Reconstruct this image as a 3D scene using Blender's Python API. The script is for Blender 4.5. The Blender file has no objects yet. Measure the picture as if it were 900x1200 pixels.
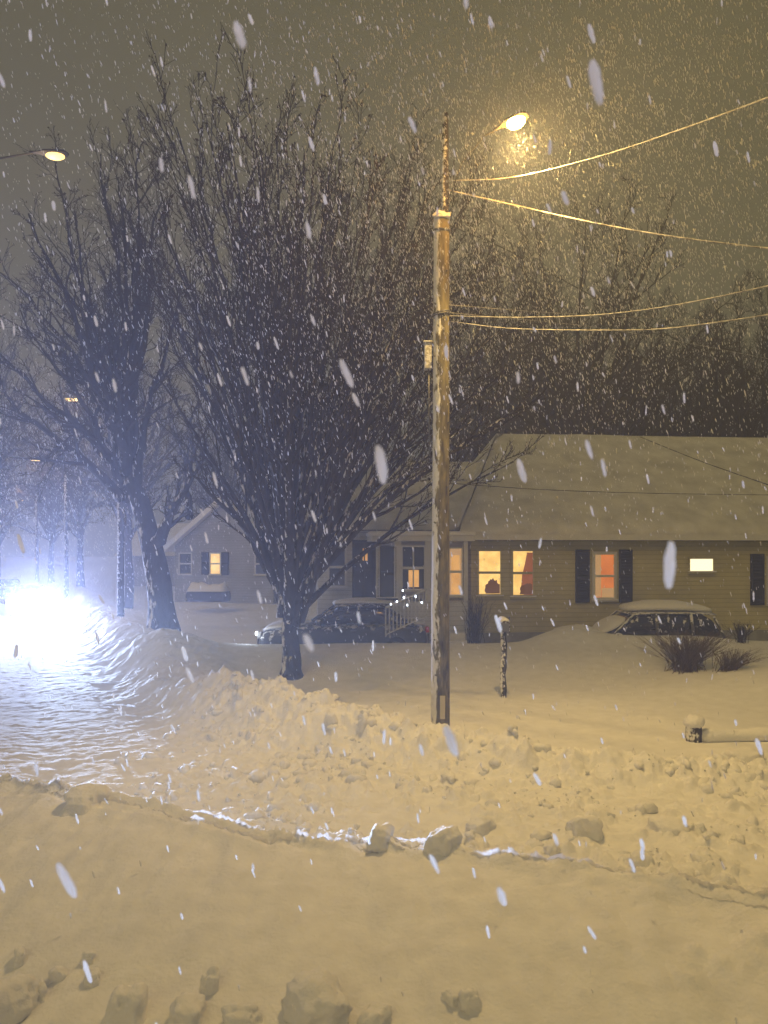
import bpy, math, random
import numpy as np
from mathutils import Vector, Matrix

SC = bpy.context.scene
COL = SC.collection
R = math.radians
rng = np.random.default_rng(7)
random.seed(7)

# ------------------------------------------------------------------ camera
F, HX, HY, CZ = 866.67, 450.0, 650.0, 3.0          # focal length in photo pixels, horizon row, eye height
cd = bpy.data.cameras.new('camera'); cam = bpy.data.objects.new('camera', cd); COL.objects.link(cam)
cam.location = (0, 0, CZ); cam.rotation_euler = (R(90), 0, 0)
cd.sensor_fit = 'VERTICAL'; cd.sensor_height = 36; cd.lens = 26; cd.shift_y = 50 / 1200
cd.clip_start = 0.05; cd.clip_end = 2000
SC.camera = cam
cd.dof.use_dof = True; cd.dof.focus_distance = 17.0; cd.dof.aperture_fstop = 2.4

# ------------------------------------------------------------------ sky: low cloud lit from below by the town
w = bpy.data.worlds.new('World'); SC.world = w; w.use_nodes = True
nt = w.node_tree; nt.nodes.clear()
out = nt.nodes.new('ShaderNodeOutputWorld'); add = nt.nodes.new('ShaderNodeAddShader')
b1 = nt.nodes.new('ShaderNodeBackground'); b2 = nt.nodes.new('ShaderNodeBackground')
sky = nt.nodes.new('ShaderNodeTexSky'); sky.sky_type = 'NISHITA'; sky.sun_disc = False
sky.sun_elevation = R(60); sky.sun_rotation = R(200)
b1.inputs['Strength'].default_value = 0.0006
nt.links.new(sky.outputs[0], b1.inputs['Color'])
tc = nt.nodes.new('ShaderNodeTexCoord'); nz = nt.nodes.new('ShaderNodeTexNoise')
nz.inputs['Scale'].default_value = 1.6; nz.inputs['Detail'].default_value = 3
rp = nt.nodes.new('ShaderNodeValToRGB')
rp.color_ramp.elements[0].position = 0.3; rp.color_ramp.elements[0].color = (0.098, 0.083, 0.036, 1)
rp.color_ramp.elements[1].position = 0.7; rp.color_ramp.elements[1].color = (0.124, 0.106, 0.048, 1)
nt.links.new(tc.outputs['Generated'], nz.inputs['Vector']); nt.links.new(nz.outputs['Fac'], rp.inputs['Fac'])
nt.links.new(rp.outputs[0], b2.inputs['Color']); b2.inputs['Strength'].default_value = 1.0
nt.links.new(b1.outputs[0], add.inputs[0]); nt.links.new(b2.outputs[0], add.inputs[1])
nt.links.new(add.outputs[0], out.inputs['Surface'])
# broad warm fill added from behind the viewer to brighten snow and flakes
sd = bpy.data.lights.new('front_fill', 'SUN'); sd.energy = 0.62; sd.angle = R(45); sd.color = (1.0, 0.72, 0.25)
so = bpy.data.objects.new('front_fill', sd); COL.objects.link(so)
so.rotation_euler = (R(52), R(0), R(-25))
SC.view_settings.view_transform = 'Standard'; SC.view_settings.look = 'None'
SC.view_settings.exposure = 0.0; SC.view_settings.gamma = 1; SC.view_settings.use_curve_mapping = False
cy = SC.cycles
cy.max_bounces = 5; cy.diffuse_bounces = 2; cy.glossy_bounces = 2; cy.transmission_bounces = 3
cy.volume_bounces = 1; cy.use_denoising = True; cy.sample_clamp_indirect = 3

# ------------------------------------------------------------------ helpers
def at(px, py, Y):
    return Vector(((px - HX) / F * Y, Y, CZ + (HY - py) / F * Y))

def tag(o, label=None, cat=None, group=None, kind=None):
    if label: o['label'] = label
    if cat: o['category'] = cat
    if group: o['group'] = group
    if kind: o['kind'] = kind
    return o

def empty(name, loc=(0, 0, 0), rz=0, label=None, cat=None, group=None):
    o = bpy.data.objects.new(name, None); COL.objects.link(o)
    o.location = loc; o.rotation_euler = (0, 0, rz); o.empty_display_size = 0.2
    return tag(o, label, cat, group)

def children(o): return [c for c in bpy.data.objects if c.parent == o]
def copy_tree(o, parent=None):
    c = o.copy(); COL.objects.link(c)
    if parent: c.parent = parent
    for ch in children(o): copy_tree(ch, c)
    return c

def mesh_np(name, V, FACES, mat, parent=None, smooth=True):
    """V (n,3); FACES list of (m,k) index arrays."""
    me = bpy.data.meshes.new(name)
    V = np.asarray(V, dtype=np.float32)
    FACES = [np.asarray(f, dtype=np.int32) for f in (FACES if isinstance(FACES, list) else [FACES])]
    me.vertices.add(len(V)); me.vertices.foreach_set('co', V.ravel())
    nl = sum(f.size for f in FACES); nf = sum(len(f) for f in FACES)
    me.loops.add(nl); me.polygons.add(nf)
    me.loops.foreach_set('vertex_index', np.concatenate([f.ravel() for f in FACES]))
    tot = np.concatenate([np.full(len(f), f.shape[1], dtype=np.int32) for f in FACES])
    st = np.concatenate([[0], np.cumsum(tot)[:-1]]).astype(np.int32)
    me.polygons.foreach_set('loop_start', st)
    me.polygons.foreach_set('loop_total', tot)
    me.update(calc_edges=True); me.validate()
    me.polygons.foreach_set('use_smooth', np.full(len(me.polygons), bool(smooth)))
    me.materials.append(mat)
    o = bpy.data.objects.new(name, me); COL.objects.link(o)
    if parent: o.parent = parent
    return o

class MB:
    def __init__(s): s.v = []; s.f = []
    def poly(s, pts, faces):
        b = len(s.v); s.v += [tuple(p) for p in pts]; s.f += [tuple(b + i for i in f) for f in faces]
    def box(s, x0, x1, y0, y1, z0, z1):
        s.poly([(x0,y0,z0),(x1,y0,z0),(x1,y1,z0),(x0,y1,z0),(x0,y0,z1),(x1,y0,z1),(x1,y1,z1),(x0,y1,z1)],
               [(0,3,2,1),(4,5,6,7),(0,1,5,4),(1,2,6,5),(2,3,7,6),(3,0,4,7)])
    def tube(s, pts, rad, n=10, cap=True):
        pts = [Vector(p) for p in pts]; rad = rad if isinstance(rad, (list, tuple)) else [rad] * len(pts)
        b = len(s.v)
        t0 = (pts[1] - pts[0]).normalized()
        a = t0.orthogonal().normalized()
        for i, p in enumerate(pts):
            t = (pts[min(i + 1, len(pts) - 1)] - pts[max(i - 1, 0)]).normalized()
            a = (a - t * a.dot(t)).normalized(); c = t.cross(a)
            for k in range(n):
                th = 2 * math.pi * k / n
                s.v.append(tuple(p + (a * math.cos(th) + c * math.sin(th)) * rad[i]))
        for i in range(len(pts) - 1):
            for k in range(n):
                s.f.append((b + i*n + k, b + i*n + (k+1) % n, b + (i+1)*n + (k+1) % n, b + (i+1)*n + k))
        if cap:
            s.f.append(tuple(b + k for k in reversed(range(n))))
            s.f.append(tuple(b + (len(pts)-1)*n + k for k in range(n)))
    def loft(s, rings, cap=True, closed=True):
        n = len(rings[0]); b = len(s.v)
        for r_ in rings: s.v += [tuple(p) for p in r_]
        for i in range(len(rings) - 1):
            for k in range(n if closed else n - 1):
                s.f.append((b + i*n + k, b + i*n + (k+1) % n, b + (i+1)*n + (k+1) % n, b + (i+1)*n + k))
        if cap:
            s.f.append(tuple(b + k for k in reversed(range(n)))); s.f.append(tuple(b + (len(rings)-1)*n + k for k in range(n)))
    def build(s, name, mat, parent=None, smooth=False, bevel=0.0, sub=0, autosmooth=False):
        me = bpy.data.meshes.new(name); me.from_pydata(s.v, [], s.f); me.update()
        if smooth: me.polygons.foreach_set('use_smooth', [True] * len(me.polygons))
        me.materials.append(mat)
        o = bpy.data.objects.new(name, me); COL.objects.link(o)
        if parent: o.parent = parent
        if bevel:
            m = o.modifiers.new('bevel', 'BEVEL'); m.width = bevel; m.segments = 2; m.limit_method = 'ANGLE'
        if sub:
            m = o.modifiers.new('sub', 'SUBSURF'); m.levels = sub; m.render_levels = sub
        return o

# value noise
_T = rng.random((256, 256)).astype(np.float64)
_T3 = rng.random((64, 64, 64))
def vn(x, y):
    xi = np.floor(x).astype(int); yi = np.floor(y).astype(int); fx = x - xi; fy = y - yi
    fx = fx*fx*(3-2*fx); fy = fy*fy*(3-2*fy)
    a = _T[xi & 255, yi & 255]; b = _T[(xi+1) & 255, yi & 255]; c = _T[xi & 255, (yi+1) & 255]; d = _T[(xi+1) & 255, (yi+1) & 255]
    return (a*(1-fx)+b*fx)*(1-fy) + (c*(1-fx)+d*fx)*fy - 0.5
def fbm(x, y, o=4, g=0.5, l=2.03):
    s = 0; a = 1
    for i in range(o):
        s = s + a * vn(x + 17.3*i, y + 41.7*i); x = x*l; y = y*l; a *= g
    return s
def ridged(x, y, o=3):
    s = 0; a = 1
    for i in range(o):
        s = s + a * (0.5 - np.abs(vn(x + 9.1*i, y + 3.3*i))*2); x = x*2.1; y = y*2.1; a *= 0.5
    return s
def sst(a, b, x):
    t = np.clip((x - a) / (b - a), 0, 1); return t*t*(3-2*t)

# ------------------------------------------------------------------ materials
def mat(name, col, rough=0.7, bump=0.0, bscale=20, var=0.0, vscale=3, metal=0.0, emit=None, estr=0.0,
        snow=0.0, snowdir=(-0.75, -0.6, 0.25), snowscale=9, stretch=None, spec=0.3, sss=0.0, snowthr=0.55, blend=True):
    m = bpy.data.materials.new(name); m.use_nodes = True
    t = m.node_tree; N = t.nodes; L = t.links
    p = N['Principled BSDF']
    p.inputs['Roughness'].default_value = rough; p.inputs['Metallic'].default_value = metal
    p.inputs['Specular IOR Level'].default_value = spec
    tc = N.new('ShaderNodeTexCoord'); mp = N.new('ShaderNodeMapping'); L.new(tc.outputs['Object'], mp.inputs['Vector'])
    if stretch: mp.inputs['Scale'].default_value = stretch
    base = None
    rgb = N.new('ShaderNodeRGB'); rgb.outputs[0].default_value = (*col, 1); base = rgb.outputs[0]
    if var:
        n = N.new('ShaderNodeTexNoise'); n.inputs['Scale'].default_value = vscale; n.inputs['Detail'].default_value = 5
        L.new(mp.outputs[0], n.inputs['Vector'])
        r = N.new('ShaderNodeValToRGB'); r.color_ramp.elements[0].position = 0.3; r.color_ramp.elements[1].position = 0.7
        r.color_ramp.elements[0].color = (*[max(0, c*(1-var)) for c in col], 1)
        r.color_ramp.elements[1].color = (*[min(1, c*(1+var)) for c in col], 1)
        L.new(n.outputs['Fac'], r.inputs['Fac']); base = r.outputs[0]
    if snow:
        g = N.new('ShaderNodeNewGeometry'); d = N.new('ShaderNodeVectorMath'); d.operation = 'DOT_PRODUCT'
        v = Vector(snowdir).normalized(); d.inputs[1].default_value = v
        L.new(g.outputs['Normal'], d.inputs[0])
        n2 = N.new('ShaderNodeTexNoise'); n2.inputs['Scale'].default_value = snowscale; n2.inputs['Detail'].default_value = 6
        n2.inputs['Roughness'].default_value = 0.65
        L.new(mp.outputs[0], n2.inputs['Vector'])
        ad = N.new('ShaderNodeMath'); ad.operation = 'MULTIPLY_ADD'; ad.inputs[1].default_value = 0.35 * snow
        L.new(d.outputs['Value'], ad.inputs[0]); L.new(n2.outputs['Fac'], ad.inputs[2])
        r2 = N.new('ShaderNodeMapRange'); r2.inputs['From Min'].default_value = snowthr; r2.inputs['From Max'].default_value = snowthr + 0.06
        L.new(ad.outputs[0], r2.inputs['Value'])
        mx = N.new('ShaderNodeMix'); mx.data_type = 'RGBA'; L.new(r2.outputs[0], mx.inputs[0])
        L.new(base, mx.inputs[6]); mx.inputs[7].default_value = (0.8, 0.8, 0.82, 1); base = mx.outputs[2]
    L.new(base, p.inputs['Base Color'])
    if bump:
        n3 = N.new('ShaderNodeTexNoise'); n3.inputs['Scale'].default_value = bscale; n3.inputs['Detail'].default_value = 6
        L.new(mp.outputs[0], n3.inputs['Vector'])
        b = N.new('ShaderNodeBump'); b.inputs['Strength'].default_value = bump; b.inputs['Distance'].default_value = 0.03
        L.new(n3.outputs['Fac'], b.inputs['Height']); L.new(b.outputs[0], p.inputs['Normal'])
    if emit:
        p.inputs['Emission Color'].default_value = (*emit, 1); p.inputs['Emission Strength'].default_value = estr
    return m

M_snow = mat('snow', (0.80, 0.80, 0.82), 0.95, bump=0.40, bscale=30, var=0.06, vscale=5, spec=.08)
M_snowc = mat('snow_cap', (0.80, 0.80, 0.82), 0.95, bump=0.6, bscale=22, spec=.08)
M_roofsnow = mat('roof_snow_dimmed', (0.62, 0.62, 0.60), 0.95, bump=0.45, bscale=20, var=0.16, vscale=1.6, spec=.05)  # roof's dimmer light put into the snow colour; patches hint at shingles
M_bark = mat('bark', (0.026, 0.021, 0.018), 0.95, bump=0.8, bscale=30, var=0.4, vscale=12, snow=0.7, snowscale=9, stretch=(1, 1, 0.35), snowthr=0.74)
M_twig = mat('twig', (0.034, 0.026, 0.020), 0.9, var=0.3, vscale=3, snow=0.5, snowdir=(-0.3, -0.3, 0.9), snowscale=5, snowthr=0.76)
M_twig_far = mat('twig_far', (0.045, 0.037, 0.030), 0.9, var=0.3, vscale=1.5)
M_leaf = mat('dead_leaf', (0.05, 0.03, 0.018), 0.9)
M_pole = mat('pole_wood', (0.16, 0.14, 0.075), 0.9, bump=0.9, bscale=26, var=0.65, vscale=16, stretch=(1, 1, 0.22), snow=0.85, snowscale=15, snowthr=0.655, snowdir=(-0.97, -0.2, 0))
M_postw = mat('post_wood', (0.05, 0.042, 0.034), 0.9, bump=0.6, bscale=25, var=0.4, vscale=9, snow=0.7, snowscale=14, snowthr=0.66)
M_metal = mat('galvanised', (0.16, 0.16, 0.16), 0.5, metal=0.6, var=0.2)
M_black = mat('black_plastic', (0.02, 0.02, 0.022), 0.45)
M_wire = mat('wire_snowy', (0.36, 0.35, 0.35), 0.6, var=0.7, vscale=9)
M_wire_d = mat('wire_dark', (0.03, 0.03, 0.03), 0.5, var=0.5, vscale=6)
M_trim = mat('white_trim', (0.62, 0.62, 0.60), 0.6, var=0.06)
M_shut = mat('shutter_black', (0.016, 0.018, 0.018), 0.6)
M_paint = mat('car_paint_dark', (0.035, 0.04, 0.05), 0.3, spec=0.5, snow=0.5, snowdir=(0, -0.2, 1), snowscale=6, snowthr=0.66)
M_paint2 = mat('car_paint_grey', (0.10, 0.10, 0.10), 0.35, spec=0.5, snow=0.6, snowdir=(0, -0.2, 1), snowscale=5, snowthr=0.60)
M_glass = mat('dark_glass', (0.012, 0.013, 0.015), 0.12, spec=0.5, snow=0.4, snowscale=6, snowthr=0.66)
M_tyre = mat('tyre', (0.015, 0.015, 0.015), 0.9)
M_rim = mat('rim', (0.3, 0.3, 0.3), 0.4, metal=0.7)
M_brown = mat('shrub_stem', (0.10, 0.065, 0.035), 0.9, var=0.4, vscale=5)
M_plate = mat('pole_plate', (0.55, 0.50, 0.38), 0.6)
M_box = mat('junction_box', (0.42, 0.40, 0.36), 0.6, snow=0.6, snowscale=12, snowthr=0.6)

def emat(name, col, strength):
    return mat(name, (0.05, 0.05, 0.05), 0.5, emit=col, estr=strength)

def room(name, col, strength):
    m = mat(name, (0.05, 0.05, 0.05), 0.4); t = m.node_tree; p = t.nodes['Principled BSDF']
    tc = t.nodes.new('ShaderNodeTexCoord'); n = t.nodes.new('ShaderNodeTexNoise'); n.inputs['Scale'].default_value = 2.6; n.inputs['Detail'].default_value = 4
    r_ = t.nodes.new('ShaderNodeValToRGB'); e = r_.color_ramp.elements
    e[0].position = .36; e[0].color = (col[0]*.8, col[1]*.72, col[2]*.6, 1); e[1].position = .62; e[1].color = (*col, 1)
    k = e.new(.5); k.color = (col[0]*.92, col[1]*.88, col[2]*.8, 1)
    t.links.new(tc.outputs['Object'], n.inputs['Vector']); t.links.new(n.outputs['Fac'], r_.inputs['Fac']); t.links.new(r_.outputs[0], p.inputs['Emission Color'])
    p.inputs['Emission Strength'].default_value = strength; return m

def siding(name, col, pitch=0.13):
    m = bpy.data.materials.new(name); m.use_nodes = True; t = m.node_tree; N = t.nodes; L = t.links; p = N['Principled BSDF']
    p.inputs['Roughness'].default_value = 0.75; p.inputs['Specular IOR Level'].default_value = 0.2
    tc = N.new('ShaderNodeTexCoord'); sp = N.new('ShaderNodeSeparateXYZ'); L.new(tc.outputs['Object'], sp.inputs[0])
    dv = N.new('ShaderNodeMath'); dv.operation = 'DIVIDE'; dv.inputs[1].default_value = pitch; L.new(sp.outputs['Z'], dv.inputs[0])
    fr = N.new('ShaderNodeMath'); fr.operation = 'FRACT'; L.new(dv.outputs[0], fr.inputs[0])
    inv = N.new('ShaderNodeMath'); inv.operation = 'SUBTRACT'; inv.inputs[0].default_value = 1; L.new(fr.outputs[0], inv.inputs[1])
    b = N.new('ShaderNodeBump'); b.inputs['Strength'].default_value = 0.9; b.inputs['Distance'].default_value = 0.03
    L.new(inv.outputs[0], b.inputs['Height']); L.new(b.outputs[0], p.inputs['Normal'])
    n = N.new('ShaderNodeTexNoise'); n.inputs['Scale'].default_value = 1.3; n.inputs['Detail'].default_value = 6; L.new(tc.outputs['Object'], n.inputs['Vector'])
    r = N.new('ShaderNodeValToRGB'); r.color_ramp.elements[0].position = 0.3; r.color_ramp.elements[1].position = 0.75
    r.color_ramp.elements[0].color = (*[c*0.85 for c in col], 1); r.color_ramp.elements[1].color = (*[c*1.12 for c in col], 1)
    L.new(n.outputs['Fac'], r.inputs['Fac'])
    # dark line below each board
    mr = N.new('ShaderNodeMapRange'); mr.inputs['From Min'].default_value = 0.0; mr.inputs['From Max'].default_value = 0.14
    mr.inputs['To Min'].default_value = 0.55; L.new(fr.outputs[0], mr.inputs['Value'])
    mx = N.new('ShaderNodeMix'); mx.data_type = 'RGBA'; mx.blend_type = 'MULTIPLY'; mx.inputs[0].default_value = 1
    L.new(r.outputs[0], mx.inputs[6]); L.new(mr.outputs[0], mx.inputs[7]); L.new(mx.outputs[2], p.inputs['Base Color'])
    return m
M_siding = siding('siding_beige', (0.50, 0.46, 0.22))  # beige boards; the lamplight's olive cast is put into the colour
M_siding2 = siding('siding_grey', (0.60, 0.61, 0.60))
M_siding3 = siding('siding_pale', (0.33, 0.34, 0.36))

# ------------------------------------------------------------------ terrain
P0 = np.array([-3.4, 11.3]); U = np.array([-0.453, 0.8915]); NN = np.array([0.8915, 0.453])
# crest polyline of the ploughed bank: x, y, height, width
crest = []
for s_ in (85, 60, 42, 30, 22, 15, 10, 6.5, 4):
    q = P0 + U*s_ + NN*1.55; crest.append((q[0], q[1], 0.80, 0.95))
crest += [(-2.75, 13.6, .72, .9), (-1.3, 12.1, .62, .8), (.3, 11.1, .46, .62), (1.3, 10.6, .30, .55), (2.4, 10.0, .22, .5), (4.5, 9.6, .17, .45), (9, 9.2, .18, .5), (20, 8.5, .2, .5)]
fore = np.array([(-30, 17), (-12, 11.3), (-7, 9.3), (-4.24, 8.18), (-2.5, 7.22), (-1.12, 6.47), (.36, 6.28), (1.67, 5.78), (2.71, 5.22), (5, 4.3), (12, 2.0), (30, -3)])

def bank(x, y):
    best = np.zeros_like(x); bw = np.zeros_like(x)
    for (x0, y0, h0, w0), (x1, y1, h1, w1) in zip(crest[:-1], crest[1:]):
        dx, dy = x1-x0, y1-y0; L2 = dx*dx+dy*dy
        t = np.clip(((x-x0)*dx+(y-y0)*dy)/L2, 0, 1)
        d = np.hypot(x-(x0+t*dx), y-(y0+t*dy)); h = h0+(h1-h0)*t; ww = w0+(w1-w0)*t
        v = h*np.exp(-(d/ww)**2.2); best = np.maximum(best, v); bw = np.maximum(bw, np.exp(-(d/(ww*1.15))**2))
    return best, bw

def height(x, y):
    x = np.asarray(x, float); y = np.asarray(y, float)
    rx, ry = x-P0[0], y-P0[1]
    t = rx*NN[0]+ry*NN[1]; s = rx*U[0]+ry*U[1]
    # yard, behind the crest
    yb = np.interp(x, [-3, -1.3, .3, 1.3, 2.4, 4.5, 9, 20], [14, 12.3, 11.3, 10.8, 10.2, 9.8, 9.4, 8.7])
    yard_m = sst(0.2, 1.6, t) * sst(0.0, 1.4, y-yb+0.3)
    yz = 0.10 + 0.62*sst(15.6, 18.8, y) - 0.35*sst(19.0, 20.4, y)*(1-sst(30, 40, y))
    yz = yz + 0.50*np.exp(-(np.maximum(0, 8.8-x)/3.0)**2-((y-15.6)/1.7)**2) + 0.06*fbm(x*.35, y*.35, 3)
    yz = yz + 0.012*fbm(x*1.7, y*1.7, 3)
    yz = yz + .55*np.exp(-((x-4.9)/1.1)**2-((y-19.9)/.9)**2) + .22*np.exp(-((x-7.2)/2.2)**2-((y-18.9)/.45)**2)
    street = 0.02 + 0.02*fbm(x*.3, y*.3, 2)
    z = street*(1-yard_m) + yz*yard_m
    bk, bw = bank(x, y)
    z = np.maximum(z, 0)*1.0 + bk*(1-0.55*yard_m)
    # lumps on the bank
    near = 1-sst(30, 60, y)
    z = z + bw*near*(1-0.5*yard_m)*(0.17*fbm(x*2.3, y*2.3, 6, .70) + 0.09*ridged(x*1.8, y*1.8, 4) + .05*ridged(x*4.2, y*4.2, 3))
    # churned snow in the side street
    yf = np.interp(x, fore[:, 0], fore[:, 1])
    ch = sst(-4.2, -1.5, x)*(1-sst(0.2, 1.0, y-yb-0.1))*sst(0.15, 0.6, (y-yf))
    ruts = 0.5+0.5*np.tanh(3*vn(y*1.1 + 0.25*x, x*.12)*2)
    z = z + ch*(0.17*np.maximum(0, fbm(x*3.4, y*4.2, 6, .72)) + 0.06*ridged(x*1.9, y*3.4, 4))*(0.40+0.60*ruts)
    # left street: packed snow, tyre tracks, cross ripples
    rd = (1-sst(-0.4, 0.2, t))*(1-ch)
    z = z + rd*(0.012*fbm(t*2.2, s*.12, 3) + 0.003*fbm(x*1.2, y*2.2, 4, .6) + 0.007*fbm(x*6, y*8, 4, .75) - .03*np.exp(-((t+1.6)/.28)**2) - .03*np.exp(-((t+3.3)/.28)**2))
    z = z + rd*0.035*sst(14, 9, y)*np.maximum(0, fbm(x*1.6, y*2.6, 5, .6)) - rd*0.1*np.exp(-((t+7.8)/.3)**2)
    z = z + 0.9*np.exp(-((t+9.0)/1.0)**2)*(1+.3*fbm(x, y, 3))*near + 0.25*sst(-8.5, -10, t)
    # near bank: gentle slope towards the viewer, sharper drop on the street side
    d = (y-yf)*0.9
    hc = 0.50 + 0.10*fbm(x*.9, x*.0+3, 3) + 0.05*fbm(x*4, y*1.2, 3, .6)
    fs = np.where(d > 0, np.exp(-(d/0.62)**2), 1-0.86*sst(0, 2.7, -d))
    z = z*sst(-0.05, 0.4, d) + hc*fs
    cr_ = np.exp(-((d-.04)/.16)**2); z = z + cr_*(.03+.09*ridged(x*1.3+y*2.2, y*9+x*4.5, 4) + .045*fbm(x*7, y*12, 4, .65))
    sm = (d < 0)*sst(0.0, .25, -d)
    z = z + sm*(.085*np.maximum(0, fbm(x*2.8+9, y*3.2, 6, .68))*sst(.2, 1.6, x+fbm(x*.7, y*.7, 2)) + .012*fbm(x*9, y*9, 4, .6) + .02*ridged(x*1.3+3, y*2.1, 4) + .03*vn(x*.8+y*.5, y*.9))
    z = z + sm*(0.03*fbm(x*1.1, y*1.1, 3) + 0.010*fbm(x*6, y*6, 3)*sst(.2, 1.4, x) + 0.05*np.maximum(0, fbm(x*3+5, y*3, 4, .6))*sst(-1.2, -2.3, d)*sst(1.5, -.5, x))
    return z

def axis(pieces):
    a = []
    for lo, hi, st in pieces: a.append(np.arange(lo, hi, st))
    return np.concatenate(a)
def geo(a, b, n): return np.geomspace(a, b, n)
gx = np.concatenate([-geo(400, 26, 26), np.arange(-25, -15, .16), np.arange(-15, -9, .08), np.arange(-9, -5, .05), np.arange(-5, 5.2, .030), np.arange(5.2, 10, .06), np.arange(10, 22, .2), geo(22, 400, 26)])
gy = np.concatenate([-geo(60, 4, 8), np.arange(-3, 3.6, .25), np.arange(3.6, 13.4, .030), np.arange(13.4, 22, .06), np.arange(22, 50, .22), geo(50, 900, 40)])
X, Y = np.meshgrid(gx, gy); Z = height(X, Y)
nx, ny = len(gx), len(gy)
idx = np.arange(nx*ny).reshape(ny, nx)
Q = np.stack([idx[:-1, :-1], idx[:-1, 1:], idx[1:, 1:], idx[1:, :-1]], -1).reshape(-1, 4)
g = mesh_np('ground', np.stack([X, Y, Z], -1).reshape(-1, 3), Q, M_snow)
tag(g, 'deep snow over street and front yards with ploughed banks', 'ground', kind='structure')
def hz(x, y): return float(height(np.array([x]), np.array([y]))[0])

# chunks of broken ploughed snow
def ico():
    import bmesh
    bm = bmesh.new(); bmesh.ops.create_icosphere(bm, subdivisions=2, radius=1)
    v = np.array([p.co[:] for p in bm.verts]); f = np.array([[q.index for q in p.verts] for p in bm.faces]); bm.free(); return v, f
IV, IF = ico()
def ico3():
    import bmesh
    bm = bmesh.new(); bmesh.ops.create_icosphere(bm, subdivisions=4, radius=1)
    v = np.array([p.co[:] for p in bm.verts]); f = np.array([[q.index for q in p.verts] for p in bm.faces]); bm.free(); return v, f
IV3, IF3 = ico3()
def n3(v, s, seed):
    return vn(v[..., 0]*s+seed, v[..., 1]*s+seed*.7) + vn(v[..., 1]*s+seed*1.3+50, v[..., 2]*s) + vn(v[..., 2]*s+seed, v[..., 0]*s+90)
NR = 3800
qx = rng.uniform(-5.2, 9, NR*4); qy = rng.uniform(4.8, 15, NR*4)
bk, bw = bank(qx, qy)
yb = np.interp(qx, [-3, -1.3, .3, 1.3, 2.4, 4.5, 9, 20], [14, 12.3, 11.3, 10.8, 10.2, 9.8, 9.4, 8.7])
yf = np.interp(qx, fore[:, 0], fore[:, 1])
ok = ((qy > yf+.3) & (qy < yb+.1) & (qx > -3.8)) & ((vn(qx*1.1, qy*1.4) + rng.uniform(-.25, .25, len(qx)) + .15*bw) > 0.10)
qx, qy = qx[ok][:NR], qy[ok][:NR]; NRr = len(qx)
sz = 0.012 + 0.095*rng.random(NRr)**5
v = IV[None]*sz[:, None, None]*rng.uniform(.7, 1.35, (NRr, 1, 3))
v = v*(1 + 0.55*n3(IV[None]*1.0 + rng.random((NRr, 1, 1))*40, 2.1, 3.1)[..., None])
v[..., 0] += qx[:, None]; v[..., 1] += qy[:, None]; v[..., 2] += (height(qx, qy)-sz*.30)[:, None]
f = (IF[None] + (np.arange(NRr)*len(IV))[:, None, None]).reshape(-1, 3)
rb = mesh_np('snow_rubble', v.reshape(-1, 3), f, M_snow)
tag(rb, 'churned ploughed snow crumbs strewn across the side street', 'snow rubble', kind='stuff')

def lump(px, py, wpx, hpx, label, seed, Y=None, flat=1.0, up=.05):
    if py > 1100: up = .42; hpx *= 1.15
    # find ground distance along the pixel's ray
    if Y is None:
        for Y in np.arange(3.2, 18, .02):
            p = at(px, py, Y)
            if p.z <= hz(p.x, p.y): break
    p = at(px, py, Y); sx = wpx/F*Y/2; szz = hpx/F*Y/2
    v = IV3.copy()
    # slightly blocky
    v = np.sign(v)*np.abs(v)**0.78
    v = v*(1 + 0.30*n3(v, 1.2, seed)[:, None] + 0.16*n3(v, 3.1, seed+9)[:, None] + .08*n3(v, 8, seed)[:, None])
    v[:, 0] *= sx; v[:, 1] *= sx*.75*flat; v[:, 2] *= szz*1.25; v[:, :2] *= 1+.35*np.clip(-v[:, 2:3]/szz, 0, 1)
    o = mesh_np('snow_chunk', v, IF3, M_snowc)
    o.location = (p.x, p.y, hz(p.x, p.y)+szz*up); o.rotation_euler = (0, 0, seed)
    tag(o, label, 'snow chunk', 'loose chunks of ploughed snow')
LUMPS = [
    (24, 1128, 20, 13, 'little snow lump farthest left in the lower left scatter', 21),
    (104, 1128, 16, 10, 'tiny snow lump at the top right of the lower left scatter', 22),
    (14, 1192, 62, 44, 'rounded snow chunk cut by the bottom left corner', 1),
    (42, 1168, 26, 16, 'small flat snow chunk just above the bottom left corner chunk', 2.2),
    (68, 1146, 20, 12, 'small pale snow lump highest of the scatter at lower left', 3.1),
    (150, 1192, 52, 34, 'snow chunk at the bottom edge between the corner chunk and the flat block', 4.7),
    (108, 1152, 24, 13, 'low snow lump above the gap between two bottom left chunks', 5.2),
    (246, 1160, 26, 24, 'upright snow chunk standing alone left of the flat topped block', 6.6),
    (222, 1196, 54, 26, 'low snow chunk touching the bottom edge beside the flat block', 7.9),
    (374, 1188, 86, 40, 'largest flat topped snow block at the bottom of the picture', 8.4),
    (284, 1198, 40, 20, 'snow lump tucked against the left of the flat topped block', 9.5),
    (440, 1200, 40, 20, 'snow lump tucked against the right of the flat topped block', 10.3),
    (527, 1172, 20, 13, 'smaller of the paired snow lumps right of the flat block', 11.7),
    (550, 1180, 28, 20, 'larger of the paired snow lumps right of the flat block', 12.9),
    (520, 992, 46, 34, 'big pointed snow boulder behind the crest of the near bank', 13.4),
    (446, 984, 40, 26, 'rounded snow lump left of the big pointed boulder', 14.1),
    (686, 972, 40, 26, 'snow lump among the rubble in line with the orange window', 15.8),
    (562, 972, 36, 20, 'low snow lump right of the big pointed boulder', 16.5),
    (104, 938, 60, 26, 'icy snow lump beside the left street just beyond the near bank', 17.3),
    (786, 972, 44, 20, 'long snow lump among rubble below the log rail', 18.2),
    (868, 890, 52, 20, 'wide broken snow lump in front of the log rail', 19.4),
]
for l in LUMPS: lump(*l)

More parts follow.
